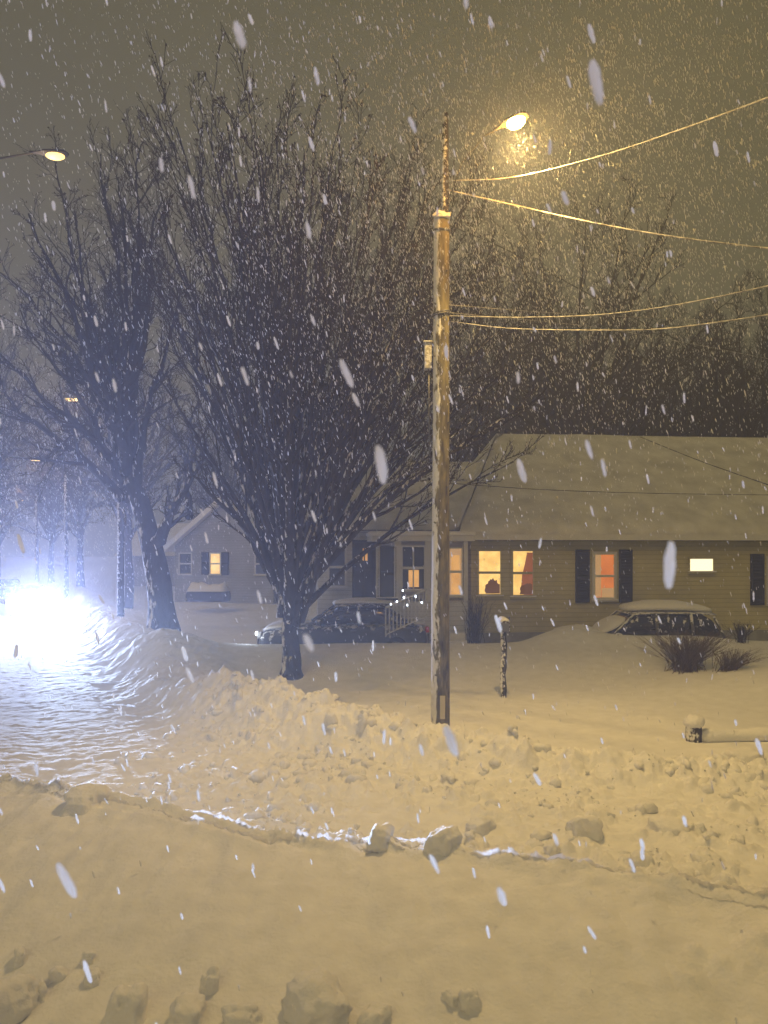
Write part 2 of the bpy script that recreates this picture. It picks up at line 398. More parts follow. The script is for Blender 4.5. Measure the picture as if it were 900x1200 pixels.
# thin wind-cut crust standing along the crest of the near bank and the edge of the street
M_crust = bpy.data.materials.new('snow_crust'); M_crust.use_nodes = True
_t = M_crust.node_tree; _p = _t.nodes['Principled BSDF']; _p.inputs['Base Color'].default_value = (.82, .82, .84, 1); _p.inputs['Roughness'].default_value = .9; _p.inputs['Specular IOR Level'].default_value = .1
_l = _t.nodes.new('ShaderNodeBsdfTranslucent'); _l.inputs['Color'].default_value = (.95, .95, .97, 1); _m = _t.nodes.new('ShaderNodeMixShader'); _m.inputs[0].default_value = .75
_t.links.new(_p.outputs[0], _m.inputs[1]); _t.links.new(_l.outputs[0], _m.inputs[2]); _t.links.new(_m.outputs[0], _t.nodes['Material Output'].inputs['Surface'])
CV = []; CF = []; cb = 0
def crust(x, y, hmax, seed, thr=-.1, fr=1.0):
    """a thin upright ragged lip along the ground curve x, y with real thickness"""
    global cb
    n = len(x); tt = np.arange(n)*.012*fr
    hh = hmax*np.clip(.35+1.5*fbm(tt*3.1+seed*7, tt*0+seed, 5, .65)-thr, 0, 1.3)
    hh *= sst(0, 14, np.arange(n))*sst(0, 14, np.arange(n)[::-1])
    wob = .035*fbm(tt*9+seed*3, tt*0+seed+5, 4, .6); y = y+wob
    z = height(x, y); th_ = .006
    q = np.stack([np.stack([x, y-th_, z-.02], 1), np.stack([x, y-th_*.4+hh*.25, z+hh], 1), np.stack([x, y+th_*.4+hh*.25, z+hh], 1), np.stack([x, y+th_, z-.02], 1)], 1)
    CV.append(q.reshape(-1, 3)); i_ = np.arange(n-1)[:, None]*4; k_ = np.arange(3)[None]
    CF.append((np.stack([i_+k_, i_+4+k_, i_+5+k_, i_+1+k_], -1).reshape(-1, 4))+cb); cb += 4*n
xx_ = np.arange(-6.5, 3.6, .012); yc_ = np.interp(xx_, fore[:, 0], fore[:, 1])
yc_ = np.convolve(np.pad(yc_, 20, 'edge'), np.ones(41)/41, 'valid')+.05*fbm(xx_*2, xx_*0, 3)
crust(xx_, yc_+.02, .030, 1, -.25)
for k in range(26):
    a_ = rng.uniform(-5.2, .2) if k < 20 else rng.uniform(1.4, 2.6); ln_ = rng.uniform(.35, 1.5); m_ = (xx_ > a_) & (xx_ < a_+ln_)
    if m_.sum() > 30: crust(xx_[m_], yc_[m_]+rng.uniform(-.10, .42)+(xx_[m_]-a_)*rng.uniform(-.08, .12), rng.uniform(.010, .026), 3+k, -.1)
# short curved crusts on the street side of the ploughed bank
for k in range(70):
    s0 = rng.uniform(-1, 22); t0 = rng.uniform(-.6, 1.5); ln_ = rng.uniform(.4, 1.6); u_ = np.arange(0, ln_, .02)
    px_ = P0[0]+U[0]*(s0-u_*.75)+NN[0]*(t0+u_*.45+.1*np.sin(u_*2)); py_ = P0[1]+U[1]*(s0-u_*.75)+NN[1]*(t0+u_*.45+.1*np.sin(u_*2))
    if len(u_) > 20: crust(px_, py_, rng.uniform(.015, .035), 50+k, 0)
co = mesh_np('snow_crust', np.concatenate(CV), np.concatenate(CF), M_crust)
tag(co, 'thin ragged icy crust edging the near bank and street side snow', 'snow crust', kind='stuff')

# ------------------------------------------------------------------ trees
def nrm(a): return a/np.maximum(np.linalg.norm(a, axis=-1, keepdims=True), 1e-9)
def tubes(pts, rad, sides):
    n, K, _ = pts.shape
    T = np.empty_like(pts); T[:, 1:-1] = pts[:, 2:]-pts[:, :-2]; T[:, 0] = pts[:, 1]-pts[:, 0]; T[:, -1] = pts[:, -1]-pts[:, -2]
    T = nrm(T)
    ref = np.where(np.abs(T[:, :1, 2:3]) > .8, np.array([1., .2, 0]), np.array([0, .1, 1.]))
    A = nrm(np.cross(T, np.broadcast_to(ref, T.shape))); B = np.cross(T, A)
    th = np.arange(sides)*2*np.pi/sides
    V = pts[:, :, None, :] + rad[:, :, None, None]*(A[:, :, None, :]*np.cos(th)[:, None] + B[:, :, None, :]*np.sin(th)[:, None])
    i = np.arange(n)[:, None, None]*K*sides; k = np.arange(K-1)[None, :, None]*sides; s = np.arange(sides)[None, None]
    s2 = (s+1) % sides
    Fq = np.stack([i+k+s, i+k+s2, i+k+sides+s2, i+k+sides+s], -1).reshape(-1, 4)
    return V.reshape(-1, 3), Fq
def merge(parts):
    V = []; Fs = []; b = 0
    for v, f in parts: V.append(v); Fs.append(f+b); b += len(v)
    return np.concatenate(V), np.concatenate(Fs)
def spawn(pp, pr, m, ang, length, rg, K=5, t0=.15, t1=1.0, up=.1, wig=.12, rfac=.5, rmin=.004, taper=.25, lpow=.5, flat=0):
    """children of every polyline: pp (n,K,3)."""
    n, Kp, _ = pp.shape
    t = t0 + (t1-t0)*(np.arange(m)[None]+rg.random((n, m)))/m
    f = t*(Kp-1); i = np.minimum(f.astype(int), Kp-2); fr = (f-i)[..., None]
    ar = np.arange(n)[:, None]
    a, b = pp[ar, i], pp[ar, i+1]; o = a*(1-fr)+b*fr; T = nrm(b-a)
    r0 = pr[ar, i]*(1-fr[..., 0])+pr[ar, i+1]*fr[..., 0]
    rnd = rg.normal(size=T.shape); perp = nrm(rnd-T*(rnd*T).sum(-1, keepdims=True))
    an = ang*(0.7+.6*rg.random((n, m, 1)))
    D = T*np.cos(an)+perp*np.sin(an)
    plen = np.linalg.norm(pp[:, 1:]-pp[:, :-1], axis=-1).sum(1)[:, None]
    L = length*plen*(1.0-0.75*t)**lpow*(0.6+.8*rg.random((n, m)))
    D = D.reshape(-1, 3); o = o.reshape(-1, 3); L = L.reshape(-1); r = np.maximum(r0.reshape(-1)*rfac, rmin)
    pts = [o]; d = nrm(D)
    for k in range(K-1):
        d = nrm(d + np.array([0, 0, up]) + wig*rg.normal(size=d.shape))
        pts.append(pts[-1]+d*(L/(K-1))[:, None])
    P = np.stack(pts, 1)
    rad = r[:, None]*(1-(1-taper)*np.linspace(0, 1, K))[None]
    return P, np.maximum(rad, rmin*.7)
def bez(p0, p1, p2, K, rg, wob=.0):
    t = np.linspace(0, 1, K)[:, None]
    c = (1-t)**2*np.array(p0)+2*t*(1-t)*np.array(p1)+t*t*np.array(p2)
    n = rg.normal(size=(K, 3))*wob; n[0] = 0
    return c+np.cumsum(n, 0)*.5

def build_tree(name, base, trunk, limbs, rg, label, group=None, levels=((10, .55, .42), (9, .6, .45), (6, .6, .5)), leafy=0.0, t00=.2,
               rt=.25, mb=None, mt=None, up=.08, sides=3, twr=.005, rl=.4, wob=.12):
    root = empty('bare_tree', base, 0, label, 'tree', group)
    base = np.array(base)
    tr = np.array(trunk)-base                          # local
    K = len(tr); parts = []
    # smooth trunk
    tt = np.linspace(0, 1, 14); tp = np.stack([np.interp(tt, np.linspace(0, 1, K), tr[:, i]) for i in range(3)], 1)
    trr = rt*(1-.35*tt)*(1+.45*np.exp(-tt*9)) * (1+.05*rg.normal(size=14))
    parts.append(tubes(tp[None], trr[None], 14))
    LP = []; LR = []
    for (p0, p1, p2, r0) in limbs:
        q = bez(np.array(p0)-base, np.array(p1)-base, np.array(p2)-base, 12, rg, wob)
        LP.append(q); LR.append(r0*(1-.86*np.linspace(0, 1, 12)**.8))
    LP = np.array(LP); LR = np.array(LR)
    parts.append(tubes(LP, LR, 8))
    V, Fq = merge(parts); mesh_np('trunk', V, Fq, mb or M_bark, root)
    cr = []; pp, pr = LP, LR; last = None
    for li, (m, an, ln) in enumerate(levels):
        pp, pr = spawn(pp, pr, m, an, ln, rg, K=6 if li < 1 else (5 if li < 2 else 4), t0=(t00 if li == 0 else .18), lpow=.8 if li == 0 else .5, up=up, wig=.10+.03*li,
                       rfac=.62 if li == 0 else .5, rmin=twr*(1.6 if li == 0 else 1.15 if li == 1 else 1))
        cr.append(tubes(pp, pr, 5 if li == 0 and sides > 3 else sides)); last = pp
    V, Fq = merge(cr); mesh_np('crown', V, Fq, mt or M_twig, root)
    if leafy:
        e = last[:, -1]; zt = np.quantile(e[:, 2], .55); pr_ = np.where(e[:, 2] > zt, leafy, leafy*.12)
        e = e[rg.random(len(e)) < pr_]; n = len(e)
        s = rg.uniform(.018, .045, (n, 1, 1)); a = nrm(rg.normal(size=(n, 3))); b_ = nrm(np.cross(a, rg.normal(size=(n, 3))))
        quad = np.stack([e-a*s[:, 0]*1.5, e-b_*s[:, 0]*.7+a*s[:, 0]*.1, e+a*s[:, 0]*1.5, e+b_*s[:, 0]*.7], 1)
        lo = mesh_np('dead_leaves', quad.reshape(-1, 3), np.arange(n*4).reshape(n, 4), M_leaf, root, smooth=False)
        lo['kind'] = 'stuff'
    return root

# main vase-shaped tree at the corner
rg = np.random.default_rng(11)
BY = 16.8
def P(px, py, dy=0): 
    return np.array(at(px, py, BY+dy))
b0 = P(341, 803); b0[2] = hz(b0[0], b0[1])-.1
fork = P(341, 712)
targets = [ # px, py, depth offset
 (182,110,.8),(205,84,-1.2),(238,76,1.6),(262,72,-.2),(296,84,-2.2),(322,80,2.4),(352,98,.4),(385,104,-1.5),(412,112,1.2),(440,150,-.6),
 (470,172,2.6),(500,190,-2.6),(530,215,.6),(558,262,2.2),(580,320,-1.6),(598,385,.8),(600,455,-2.0),(590,515,1.6),
 (190,210,-3),(172,300,1.0),(182,395,-1.6),(196,470,2.0),(215,540,-.8),(150,240,2.6),(160,165,-.5),
 (270,180,-4.2),(340,200,-4.6),(420,220,-4.4),(480,300,-4.4),(300,150,4.6),(380,160,4.8),(460,240,4.6),(240,260,4.4),(530,380,4.0),(545,470,-3.8),(230,380,-4.0),
 (310,110,0),(365,130,-3),(450,260,0),(280,240,2),(340,260,-2),(400,240,3),(510,290,1),(555,400,-.5),(395,150,-.2),(225,160,.3),
 (505,140,.8),(528,165,-1.8),(548,190,1.8),(545,250,-.4),(520,300,-2.4),(560,300,2.8),(500,240,2.2),(470,130,1.6),(485,330,1.8),(350,300,4),(420,330,-3),(300,330,-3.5),(470,370,3)]
limbs = []
for i, (px, py, dy) in enumerate(targets):
    px = 341+(px-341)*(1.06 if px > 341 else .97); py = 712+(py-712)*.885
    e = P(px, py, dy); e = np.array([ (px-HX)/F*(BY+dy), BY+dy, CZ+(HY-py)/F*(BY+dy)])
    s0 = fork + np.array([rg.normal()*.10, rg.normal()*.10, rg.uniform(-.45, .5)])
    mid = s0*(.5)+e*.5; out_ = e-s0
    # leave steeply then run nearly straight
    c = s0 + np.array([out_[0]*.36, out_[1]*.36, out_[2]*.46 + .5*min(1, abs(out_[0])/4)])
    limbs.append((s0, c, e, .085+.055*rg.random()))
build_tree('bare_tree', b0, [b0, P(342, 770), P(339, 735), fork], limbs, rg,
           'large vase shaped bare tree with many fanning branches beside the snowy street corner',
           levels=((11, .34, .36), (7, .42, .40), (4, .5, .45)), leafy=.30, t00=.36, rt=.235, up=.07, sides=3, twr=.0078, wob=.05)

# second, older tree further up the street
rg = np.random.default_rng(5); BY = 23.0
b0 = P(192, 726); b0[2] = hz(b0[0], b0[1])-.1
f1 = P(178, 640); f2 = P(150, 560)
limbs = []
limbs.append((f1, P(205, 628, -.3), P(250, 545, -1.5), .26)); limbs.append((P(222, 606, -.7), P(232, 560), P(240, 420, 1), .14))
T2 = [(100,106,0),(60,120,1.5),(130,130,-2),(40,180,-1),(150,170,2.5),(80,200,-3),(10,240,1),(0,320,-2.5),(-30,260,2),(-20,400,0),(30,420,-3),(165,260,-1),(190,200,1),(120,260,3),(50,300,3.5),(210,300,-3),(100,330,-4),(70,380,2),(150,380,-4),(-40,340,-1),(170,110,3),(120,200,-.5),(30,350,.5)]
for i, (px, py, dy) in enumerate(T2):
    px = 150+(px-150)*.92; py = 600+(py-600)*.86
    e = P(px, py, dy); s0 = f2+np.array([rg.normal()*.1, rg.normal()*.1, rg.uniform(-.9, .7)])
    o_ = e-s0; c = s0+np.array([o_[0]*(.45 if i % 2 else .2), o_[1]*.4, o_[2]*(.4 if i % 2 else .6)])
    limbs.append((s0, c, e, .13+.07*rg.random()))
# low drooping limbs to the left
limbs.append((f2, P(105, 430), P(70, 455), .2)); limbs.append((P(125, 470), P(90, 500), P(30, 560, -1), .09)); limbs.append((P(120, 500), P(80, 510), P(60, 600, 1), .07))
build_tree('bare_tree', b0, [b0, P(186, 680), f1, P(165, 590), f2], limbs, rg,
           'old leaning forked bare tree on the street bank left of the vase shaped tree',
           levels=((10, .55, .34), (7, .6, .42), (4, .6, .48)), leafy=.22, t00=.25, rt=.40, up=.05, sides=3, twr=.009, wob=.16)

# generic trees for the wood behind the house and the far side of the street
def generic(seed, H, spread, label, group, nl=26, lv=((9, .6, .36), (7, .65, .45), (5, .65, .5)), mt=None, vase=.5):
    r_ = np.random.default_rng(seed); b = np.zeros(3); fk = np.array([0, 0, H*.22]); lb = []
    for i in range(nl):
        a = i*2.399+r_.normal()*.3; q = math.sqrt((i+.5)/nl); hh = H*(1-.45*q**2.2)*r_.uniform(.88, 1.05)
        if i % 4 == 3: hh *= .62
        e = np.array([math.cos(a)*q*spread, math.sin(a)*q*spread, hh])
        s0 = np.array([0, 0, H*r_.uniform(.16, .42)]); o_ = e-s0
        lb.append((s0, s0+np.array([o_[0]*.4, o_[1]*.4, o_[2]*(.35+vase*.3)]), e, H*.008*r_.uniform(.7, 1.2)))
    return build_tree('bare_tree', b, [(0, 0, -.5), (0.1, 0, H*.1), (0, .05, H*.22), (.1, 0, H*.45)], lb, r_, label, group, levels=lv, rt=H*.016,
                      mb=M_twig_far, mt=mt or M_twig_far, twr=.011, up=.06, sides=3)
ga = generic(21, 15, 4.6, 'x', None); gb = generic(33, 15, 5.4, 'x', None, vase=.9); gc = generic(45, 15, 4.2, 'x', None, nl=30, vase=.2)
protos = [ga, gb, gc]; used = [False]*3
def place_tree(k, px, Y, toppx, rz, label, group):
    p = protos[k]; o = p if not used[k] else copy_tree(p); used[k] = True
    x = (px-HX)/F*Y; z0 = hz(x, Y); top = CZ+(HY-toppx)/F*Y; s = (top-z0)/15.0
    o.location = (x, Y, z0); o.rotation_euler = (0, 0, rz); o.scale = (s*1.0, s*1.0, s)
    tag(o, label, 'tree', group)
G1 = 'trees in the wood behind the long house'
place_tree(1, 672, 33, 215, .4, 'tall pale hazed bare tree behind the house under the glowing street lamp', G1)
place_tree(0, 610, 36, 330, 1.1, 'bare tree behind the left end of the roof ridge', G1)
for i, (px, Yy, tp, lb) in enumerate([
    (560, 38, 300, 'bare tree seen just right of the utility pole above the porch roof'),
    (655, 40, 352, 'dark bare tree behind the ridge above the two yellow windows'),
    (705, 37, 372, 'low dark bare tree behind the ridge above the shuttered orange window'),
    (752, 41, 362, 'dark bare tree behind the ridge between orange window and small white window'),
    (800, 37, 378, 'low dark bare tree behind the ridge above the small white window'),
    (846, 39, 352, 'taller bare tree behind the ridge right of the small white window'),
    (892, 36, 340, 'tallest bare tree of the wood at the right picture edge'),
    (930, 39, 360, 'bare tree partly cut by the right picture edge behind the roof'),
    (628, 44, 372, 'hindmost bare tree in the dark gap left of the shuttered window'),
    (728, 45, 380, 'hindmost bare tree showing between the low dark trees of the wood'),
    (825, 45, 385, 'hindmost bare tree near the right side of the wood')]):
    place_tree([2, 0, 1][i % 3], px, Yy, tp, i*1.7, lb, G1)
G2 = 'bare trees further up the street'
for i, (px, Yy, tp, lb) in enumerate([
    (150, 34, 380, 'hazy bare tree just behind the old leaning tree'),
    (95, 44, 420, 'hazy bare tree past the second street lamp up the street'),
    (60, 58, 470, 'bluish bare tree far up the street right of the headlights'),
    (-30, 36, 330, 'bare tree at the left picture edge above the headlights'),
    (-5, 66, 500, 'faint bare tree farthest up the street at left edge'),
    (262, 45, 470, 'bare tree behind the small far house'),
    (400, 42, 420, 'bare tree hidden behind the vase shaped tree and grey wing'),
    (330, 48, 440, 'hazy bare tree behind the trunk of the vase shaped tree')]):
    place_tree([0, 1, 2][i % 3], px, Yy, tp, i*2.3+.5, lb, G2)

# ------------------------------------------------------------------ utility pole
PY = 12.0
pb = at(516, 848, PY); pz = hz(pb.x, PY)
pole = empty('utility_pole', (pb.x, PY, pz), 0, 'weathered wooden utility pole plastered with snow on its left side, dark thin top', 'utility pole')
def loc(v, o): return Vector(v)-Vector(o.location)
H0 = at(516, 257, PY).z-pz
m = MB(); m.tube([(0.0, 0, -.4), (0, 0, 2), (.01, 0, 4.5), (.02, 0, H0-.08), (.02, 0, H0)], [.155, .148, .136, .127, .115], 20)
m.build('pole_shaft', M_pole, pole, smooth=True, bevel=0)
Ht = at(521, 132, PY).z-pz
m = MB(); m.tube([(.075, .03, H0-.9), (.08, .03, H0+.5), (.085, .03, Ht)], [.06, .058, .05], 12); m.build('pole_extension', M_postw, pole, smooth=True)
m = MB()
m.tube([(-.135, -.16, H0-.02), (-.05, -.15, H0+.05), (.12, -.03, H0+.06)], [.02, .04, .02], 8)
m.box(-.10, .15, -.15, .12, H0-.02, H0+.045); m.build('snow_cap', M_snowc, pole, smooth=True, bevel=.02)
zb = at(516, 370, PY).z-pz
m = MB()
for dz in (0, .03): m.tube([(.012+.152*math.cos(a/16*6.2832), .152*math.sin(a/16*6.2832), zb+dz+.03*math.cos(a/16*6.2832)) for a in range(17)], .012, 6, cap=False)
m.build('steel_band', M_metal, pole, smooth=True)
zb2 = at(516, 272, PY).z-pz
m = MB()
m.tube([(.012+.146*math.cos(a/16*6.2832), .146*math.sin(a/16*6.2832), zb2) for a in range(17)], .016, 6, cap=False)
m.build('steel_band', M_metal, pole, smooth=True)
jz0, jz1 = at(500, 433, PY).z-pz, at(500, 403, PY).z-pz
m = MB(); m.box(-.26, -.145, -.08, .08, jz0, jz1); m.box(-.28, -.13, -.1, .1, jz1, jz1+.03); m.build('junction_box', M_box, pole, bevel=.012)
m = MB(); m.tube([(-.19, 0, jz0), (-.185, 0, jz0-.5), (-.175, 0, jz0-1.4)], .014, 6); m.build('conduit', M_metal, pole, smooth=True)
lz0, lz1 = at(517, 840, PY).z-pz, at(517, 813, PY).z-pz
m = MB(); m.box(-.02, .065, -.175, -.163, lz0, lz1); m.build('marker_plate', M_plate, pole, bevel=.004)
for k in range(14):
    m = MB(); zz = 1.0+k*.5+random.uniform(-.1, .1); a = random.uniform(-2.4, -.6)
    m.tube([(.14*math.cos(a), .14*math.sin(a), zz), (.175*math.cos(a), .175*math.sin(a), zz+.01)], .012, 6); m.build('bolt', M_metal, pole)

# street lamps -------------------------------------------------------
M_lampglass = emat('sodium_glass', (1.0, 0.56, 0.13), 60)
M_lampglass2 = emat('sodium_glass_far', (1.0, 0.66, 0.20), 2.6)
M_dull = mat('dull_metal', (.05, .05, .05), .8)
def lamp_head(parent, p, d, glass, s=1.0, fl=1.0):
    """cobra head whose housing runs along horizontal direction d, lens below"""
    d = Vector(d).normalized(); sd_ = Vector((-d.y, d.x, 0)); p = Vector(p)
    m = MB(); rings = []
    for t, wd, ht, zo in ((-.34, .03, .03, .03), (-.2, .05, .03, .02), (-.05, .12, .05, .01), (.15, .14, .06, .0), (.30, .11, .06, 0), (.36, .03, .02, 0)):
        c = p+d*t*s; rings.append([c+sd_*(wd*s*math.cos(a*math.pi/6))+Vector((0, 0, (zo+.04+max(-.2, math.sin(a*math.pi/6))*ht)*s)) for a in range(12)])
    m.loft(rings); m.build('lamp_housing', M_dull, parent, smooth=True)
    m = MB(); rings = []
    for zz, r_ in ((.02, .125), (-.02, .125), (-.06, .10), (-.085, .06), (-.095, .01)):
        c = p+d*.12*s; rings.append([c+d*(r_*1.35*s*math.cos(a*math.pi/8))+sd_*(r_*s*math.sin(a*math.pi/8))+Vector((0, 0, zz*s*fl)) for a in range(16)])
    m.loft(rings); m.build('lamp_glass', glass, parent, smooth=True)
def plight(name, loc_, W, col, r_=.1, parent=None):
    ld = bpy.data.lights.new(name, 'POINT'); ld.energy = W; ld.color = col; ld.shadow_soft_size = r_
    o = bpy.data.objects.new(name, ld); COL.objects.link(o); o.location = loc_
    if parent: o.parent = parent
    return o
LP_ = at(598, 147, 11.0)
sl = empty('street_lamp', (pb.x+.09, PY, pz+Ht-1.3), 0, 'glowing amber street lamp on a short arm at the top of the utility pole', 'street lamp')
e = LP_-Vector(sl.location); dd = Vector((e.x, e.y, 0)).normalized()
m = MB(); m.tube([(0, 0, -.25), tuple(dd*.35+Vector((0, 0, .35))), tuple(Vector((e.x, e.y, e.z+.06))-dd*.5*1.0), tuple(Vector((e.x, e.y, e.z+.05))-dd*.18)], .010, 8)
m.build('lamp_arm', M_dull, sl, smooth=True)
lamp_head(sl, Vector((e.x, e.y, e.z)), dd, M_lampglass, .9)
plight('lamp_light', Vector((e.x, e.y, e.z-.24))+dd*.12, 300, (1.0, 0.50, 0.10), .10, sl)
ld = bpy.data.lights.new('lamp_beam', 'SPOT'); ld.energy = 1600; ld.color = (1.0, 0.67, 0.22); ld.spot_size = R(138); ld.spot_blend = .55; ld.shadow_soft_size = .1
o = bpy.data.objects.new('lamp_beam', ld); COL.objects.link(o); o.parent = sl; o.location = Vector((e.x, e.y, e.z-.25))+dd*.12; o.rotation_euler = Vector((.22, -.50, -1)).to_track_quat('-Z', 'Y').to_euler()

def far_lamp(px, py, Y, arm, label, W, s=1.0, polex=None):
    c = at(px, py, Y); xb = c.x+arm; zb_ = hz(xb, Y)
    r_ = empty('street_lamp', (xb, Y, zb_), 0, label, 'street lamp', 'street lamps along the left street')
    h = c.z-zb_
    m = MB(); m.tube([(0, 0, -.3), (0, 0, h*.5), (0, 0, h-.6)], [.13, .11, .08], 10); m.build('pole', M_postw, r_, smooth=True)
    m = MB(); m.tube([(0, 0, h-.9), (-arm*.5, 0, h-.05), (-arm*.85, 0, h+.06)], .018, 8); m.build('lamp_arm', M_dull, r_, smooth=True)
    lamp_head(r_, (-arm, 0, h), (-arm, 0, 0), M_lampglass2, s, .5)
    plight('lamp_light', (-arm, 0, h-.3*s), W, (1.0, .66, .30), .1, r_)
far_lamp(57, 183, 13.5, -1.9, 'nearest lamp at upper left, amber lamp head left of the tree tops', 25, 1.0)
far_lamp(90, 468, 27.0, 1.6, 'amber street lamp glowing among the branches of the old leaning tree', 420, 1.4)
far_lamp(46, 539, 41.0, 1.5, 'small far lamp, highest of the dots above the headlights', 160, 1.6)
far_lamp(20, 568, 56.0, 1.5, 'distant lamp dot second above the headlights', 160, 1.7)
far_lamp(23, 586, 72.0, -2.0, 'distant lamp dot third above the headlights', 160, 1.8)
far_lamp(4, 604, 95.0, -2.0, 'farthest and lowest lamp dot at the left edge', 160, 2.0)

# wires ---------------------------------------------------------------
def wire(pts, r0, mt, label, twist=False, ends=None):
    """pts: (px,py,Y) control points, smooth curve through them in space"""
    C = [at(*p) for p in pts]
    n = 60; out_ = []
    # catmull-rom
    E = [C[0]*2-C[1]]+C+[C[-1]*2-C[-2]]
    for i in range(len(C)-1):
        for k in range(n//(len(C)-1)):
            t = k/(n//(len(C)-1)); p0, p1, p2, p3 = E[i:i+4]
            out_.append(.5*((2*p1)+(p2-p0)*t+(2*p0-5*p1+4*p2-p3)*t*t+(3*p1-p0-3*p2+p3)*t**3))
    out_.append(C[-1])
    m = MB()
    rr = [r0*(1+.35*math.sin(i*2.1)*random.random()) for i in range(len(out_))]
    rr = [q*.8 for q in rr]; m.tube(out_, rr, 7)
    if twist:
        o2 = []
        for i in range(len(out_)*5):
            f_ = i/5; j = min(int(f_), len(out_)-2); q = out_[j].lerp(out_[j+1], f_-j)
            o2.append(q+Vector((0, math.cos(i*.9), math.sin(i*.9)))*r0*.55)
        m.tube(o2, r0*.3, 5)
    o = m.build('overhead_wire', mt, None, smooth=True); tag(o, label, 'wire', 'overhead wires from the utility pole')
wire([(521, 212, 12), (600, 208, 11.3), (700, 184, 10.2), (800, 151, 9.0), (960, 92, 7.2)], .014, M_wire, 'topmost overhead cable, thick and twisted, rising to the right edge', True)
wire([(521, 222, 12), (600, 240, 11.7), (700, 262, 11.2), (800, 279, 10.8), (960, 298, 10.2)], .017, M_wire, 'second overhead cable, snow lined, slanting gently down to the right edge', True)
wire([(522, 262, 12), (600, 296, 14.5), (715, 358, 18), (805, 403, 21), (960, 470, 26)], .013, M_wire_d, 'dark overhead wire slanting steeply down right across the sky toward the wood')
wire([(522, 370, 12), (600, 372, 11.4), (700, 369, 10.5), (800, 356, 9.5), (960, 322, 8)], .011, M_wire, 'snow lined wire from the steel band curving up to the right edge')
wire([(522, 376, 12), (600, 385, 11.7), (720, 387, 10.8), (800, 383, 10.2), (960, 360, 9)], .011, M_wire, 'lower snow lined wire below the one from the steel band')
wire([(522, 357, 12), (640, 366, 13), (780, 373, 15), (960, 380, 18)], .008, M_wire, 'thin nearly level wire crossing behind the two snow lined wires')
wire([(522, 366, 12), (640, 377, 14), (700, 384, 15.5), (790, 399, 18), (960, 432, 22)], .008, M_wire, 'thin wire slanting down just below the level thin wire')
wire([(750, 512, 25.5), (820, 540, 22), (900, 568, 19), (980, 595, 16)], .014, M_wire_d, 'black wire running down right over the snowy roof')
wire([(522, 566, 12), (640, 574, 15), (760, 578, 16.5), (900, 580, 18), (980, 580, 19)], .009, M_wire_d, 'thin black wire crossing level in front of the snowy roof')
wire([(508, 370, 12), (470, 368, 14), (380, 400, 19), (250, 470, 30), (150, 530, 45)], .012, M_wire_d, 'dark wire leaving the pole to the left through the tree')

# ------------------------------------------------------------------ long house
hx0, hY0 = at(552, 700, 21.3).x, 21.3; ang = R(5.5)
cA, sA = math.cos(ang), math.sin(ang)
house = empty('house', (hx0, hY0, 0), ang, 'long low beige house with snowy roof, lit windows and grey glazed porch', 'house')
def hl(px, py, yy=0):      # pixel on the facade plane (offset yy in front) -> local x, z
    k = (px-HX)/F; ox, oy = hx0 - sA*yy, hY0 + cA*yy
    xl = (k*oy-ox)/(cA-k*sA); Yw = oy+xl*sA
    return xl, CZ+(HY-py)/F*Yw
GZ = .2; LEN = 19.0
eave = hl(552, 627)[1]
m = MB(); m.box(0, LEN, 0, 9, GZ-.5, eave); m.build('wall', M_siding, house)
# roof with a hip at the left end
ez = eave+.02; rz_ = 7.05; o_ = .42; ry = 4.6
def roofmesh(lift, ov):
    pts = [(-ov, -ov, ez+lift-.02), (LEN+ov, -ov, ez+lift-.02), (LEN+ov, 9+ov, ez+lift), (-ov, 9+ov, ez+lift), (1.9, ry, rz_+lift), (LEN+ov, ry, rz_+lift)]
    return pts
m = MB(); p_ = roofmesh(0, o_); q_ = [(a, b, c-.16) for a, b, c in p_[:4]]
m.poly(p_+q_, [(0, 1, 5, 4), (0, 4, 3), (2, 3, 4, 5), (1, 2, 5), (0, 6, 7, 1)[:4], (1, 7, 8, 2), (2, 8, 9, 3), (3, 9, 6, 0), (6, 9, 8, 7)])
rf = m.build('roof', mat('shingles', (.05, .05, .05), .9), house)
# thick snow on the roof as a grid with soft swells
nu, nv = 170, 46
uu, vv = np.meshgrid(np.linspace(0, 1, nu), np.linspace(0, 1, nv))
ys = -o_-.03+vv*(ry+o_+.03); xl0 = -o_-.03+vv*(1.9+o_); xs = xl0+uu*(LEN+o_-xl0)
zs = ez+(rz_-ez)*((ys+o_)/(ry+o_))
edge = np.minimum(np.minimum(vv*nv*.5, 1)**.5, 1)
zsn = zs+.20*np.clip(vv*18, 0, 1)**.5*np.clip(uu*60, .2, 1)+.02+.03*fbm(xs*.9, ys*.9, 3)+.012*fbm(xs*5, ys*5, 2)
V = np.stack([xs, ys, zsn], -1).reshape(-1, 3); id_ = np.arange(nu*nv).reshape(nv, nu)
Fq = np.stack([id_[:-1, :-1], id_[:-1, 1:], id_[1:, 1:], id_[1:, :-1]], -1).reshape(-1, 4)
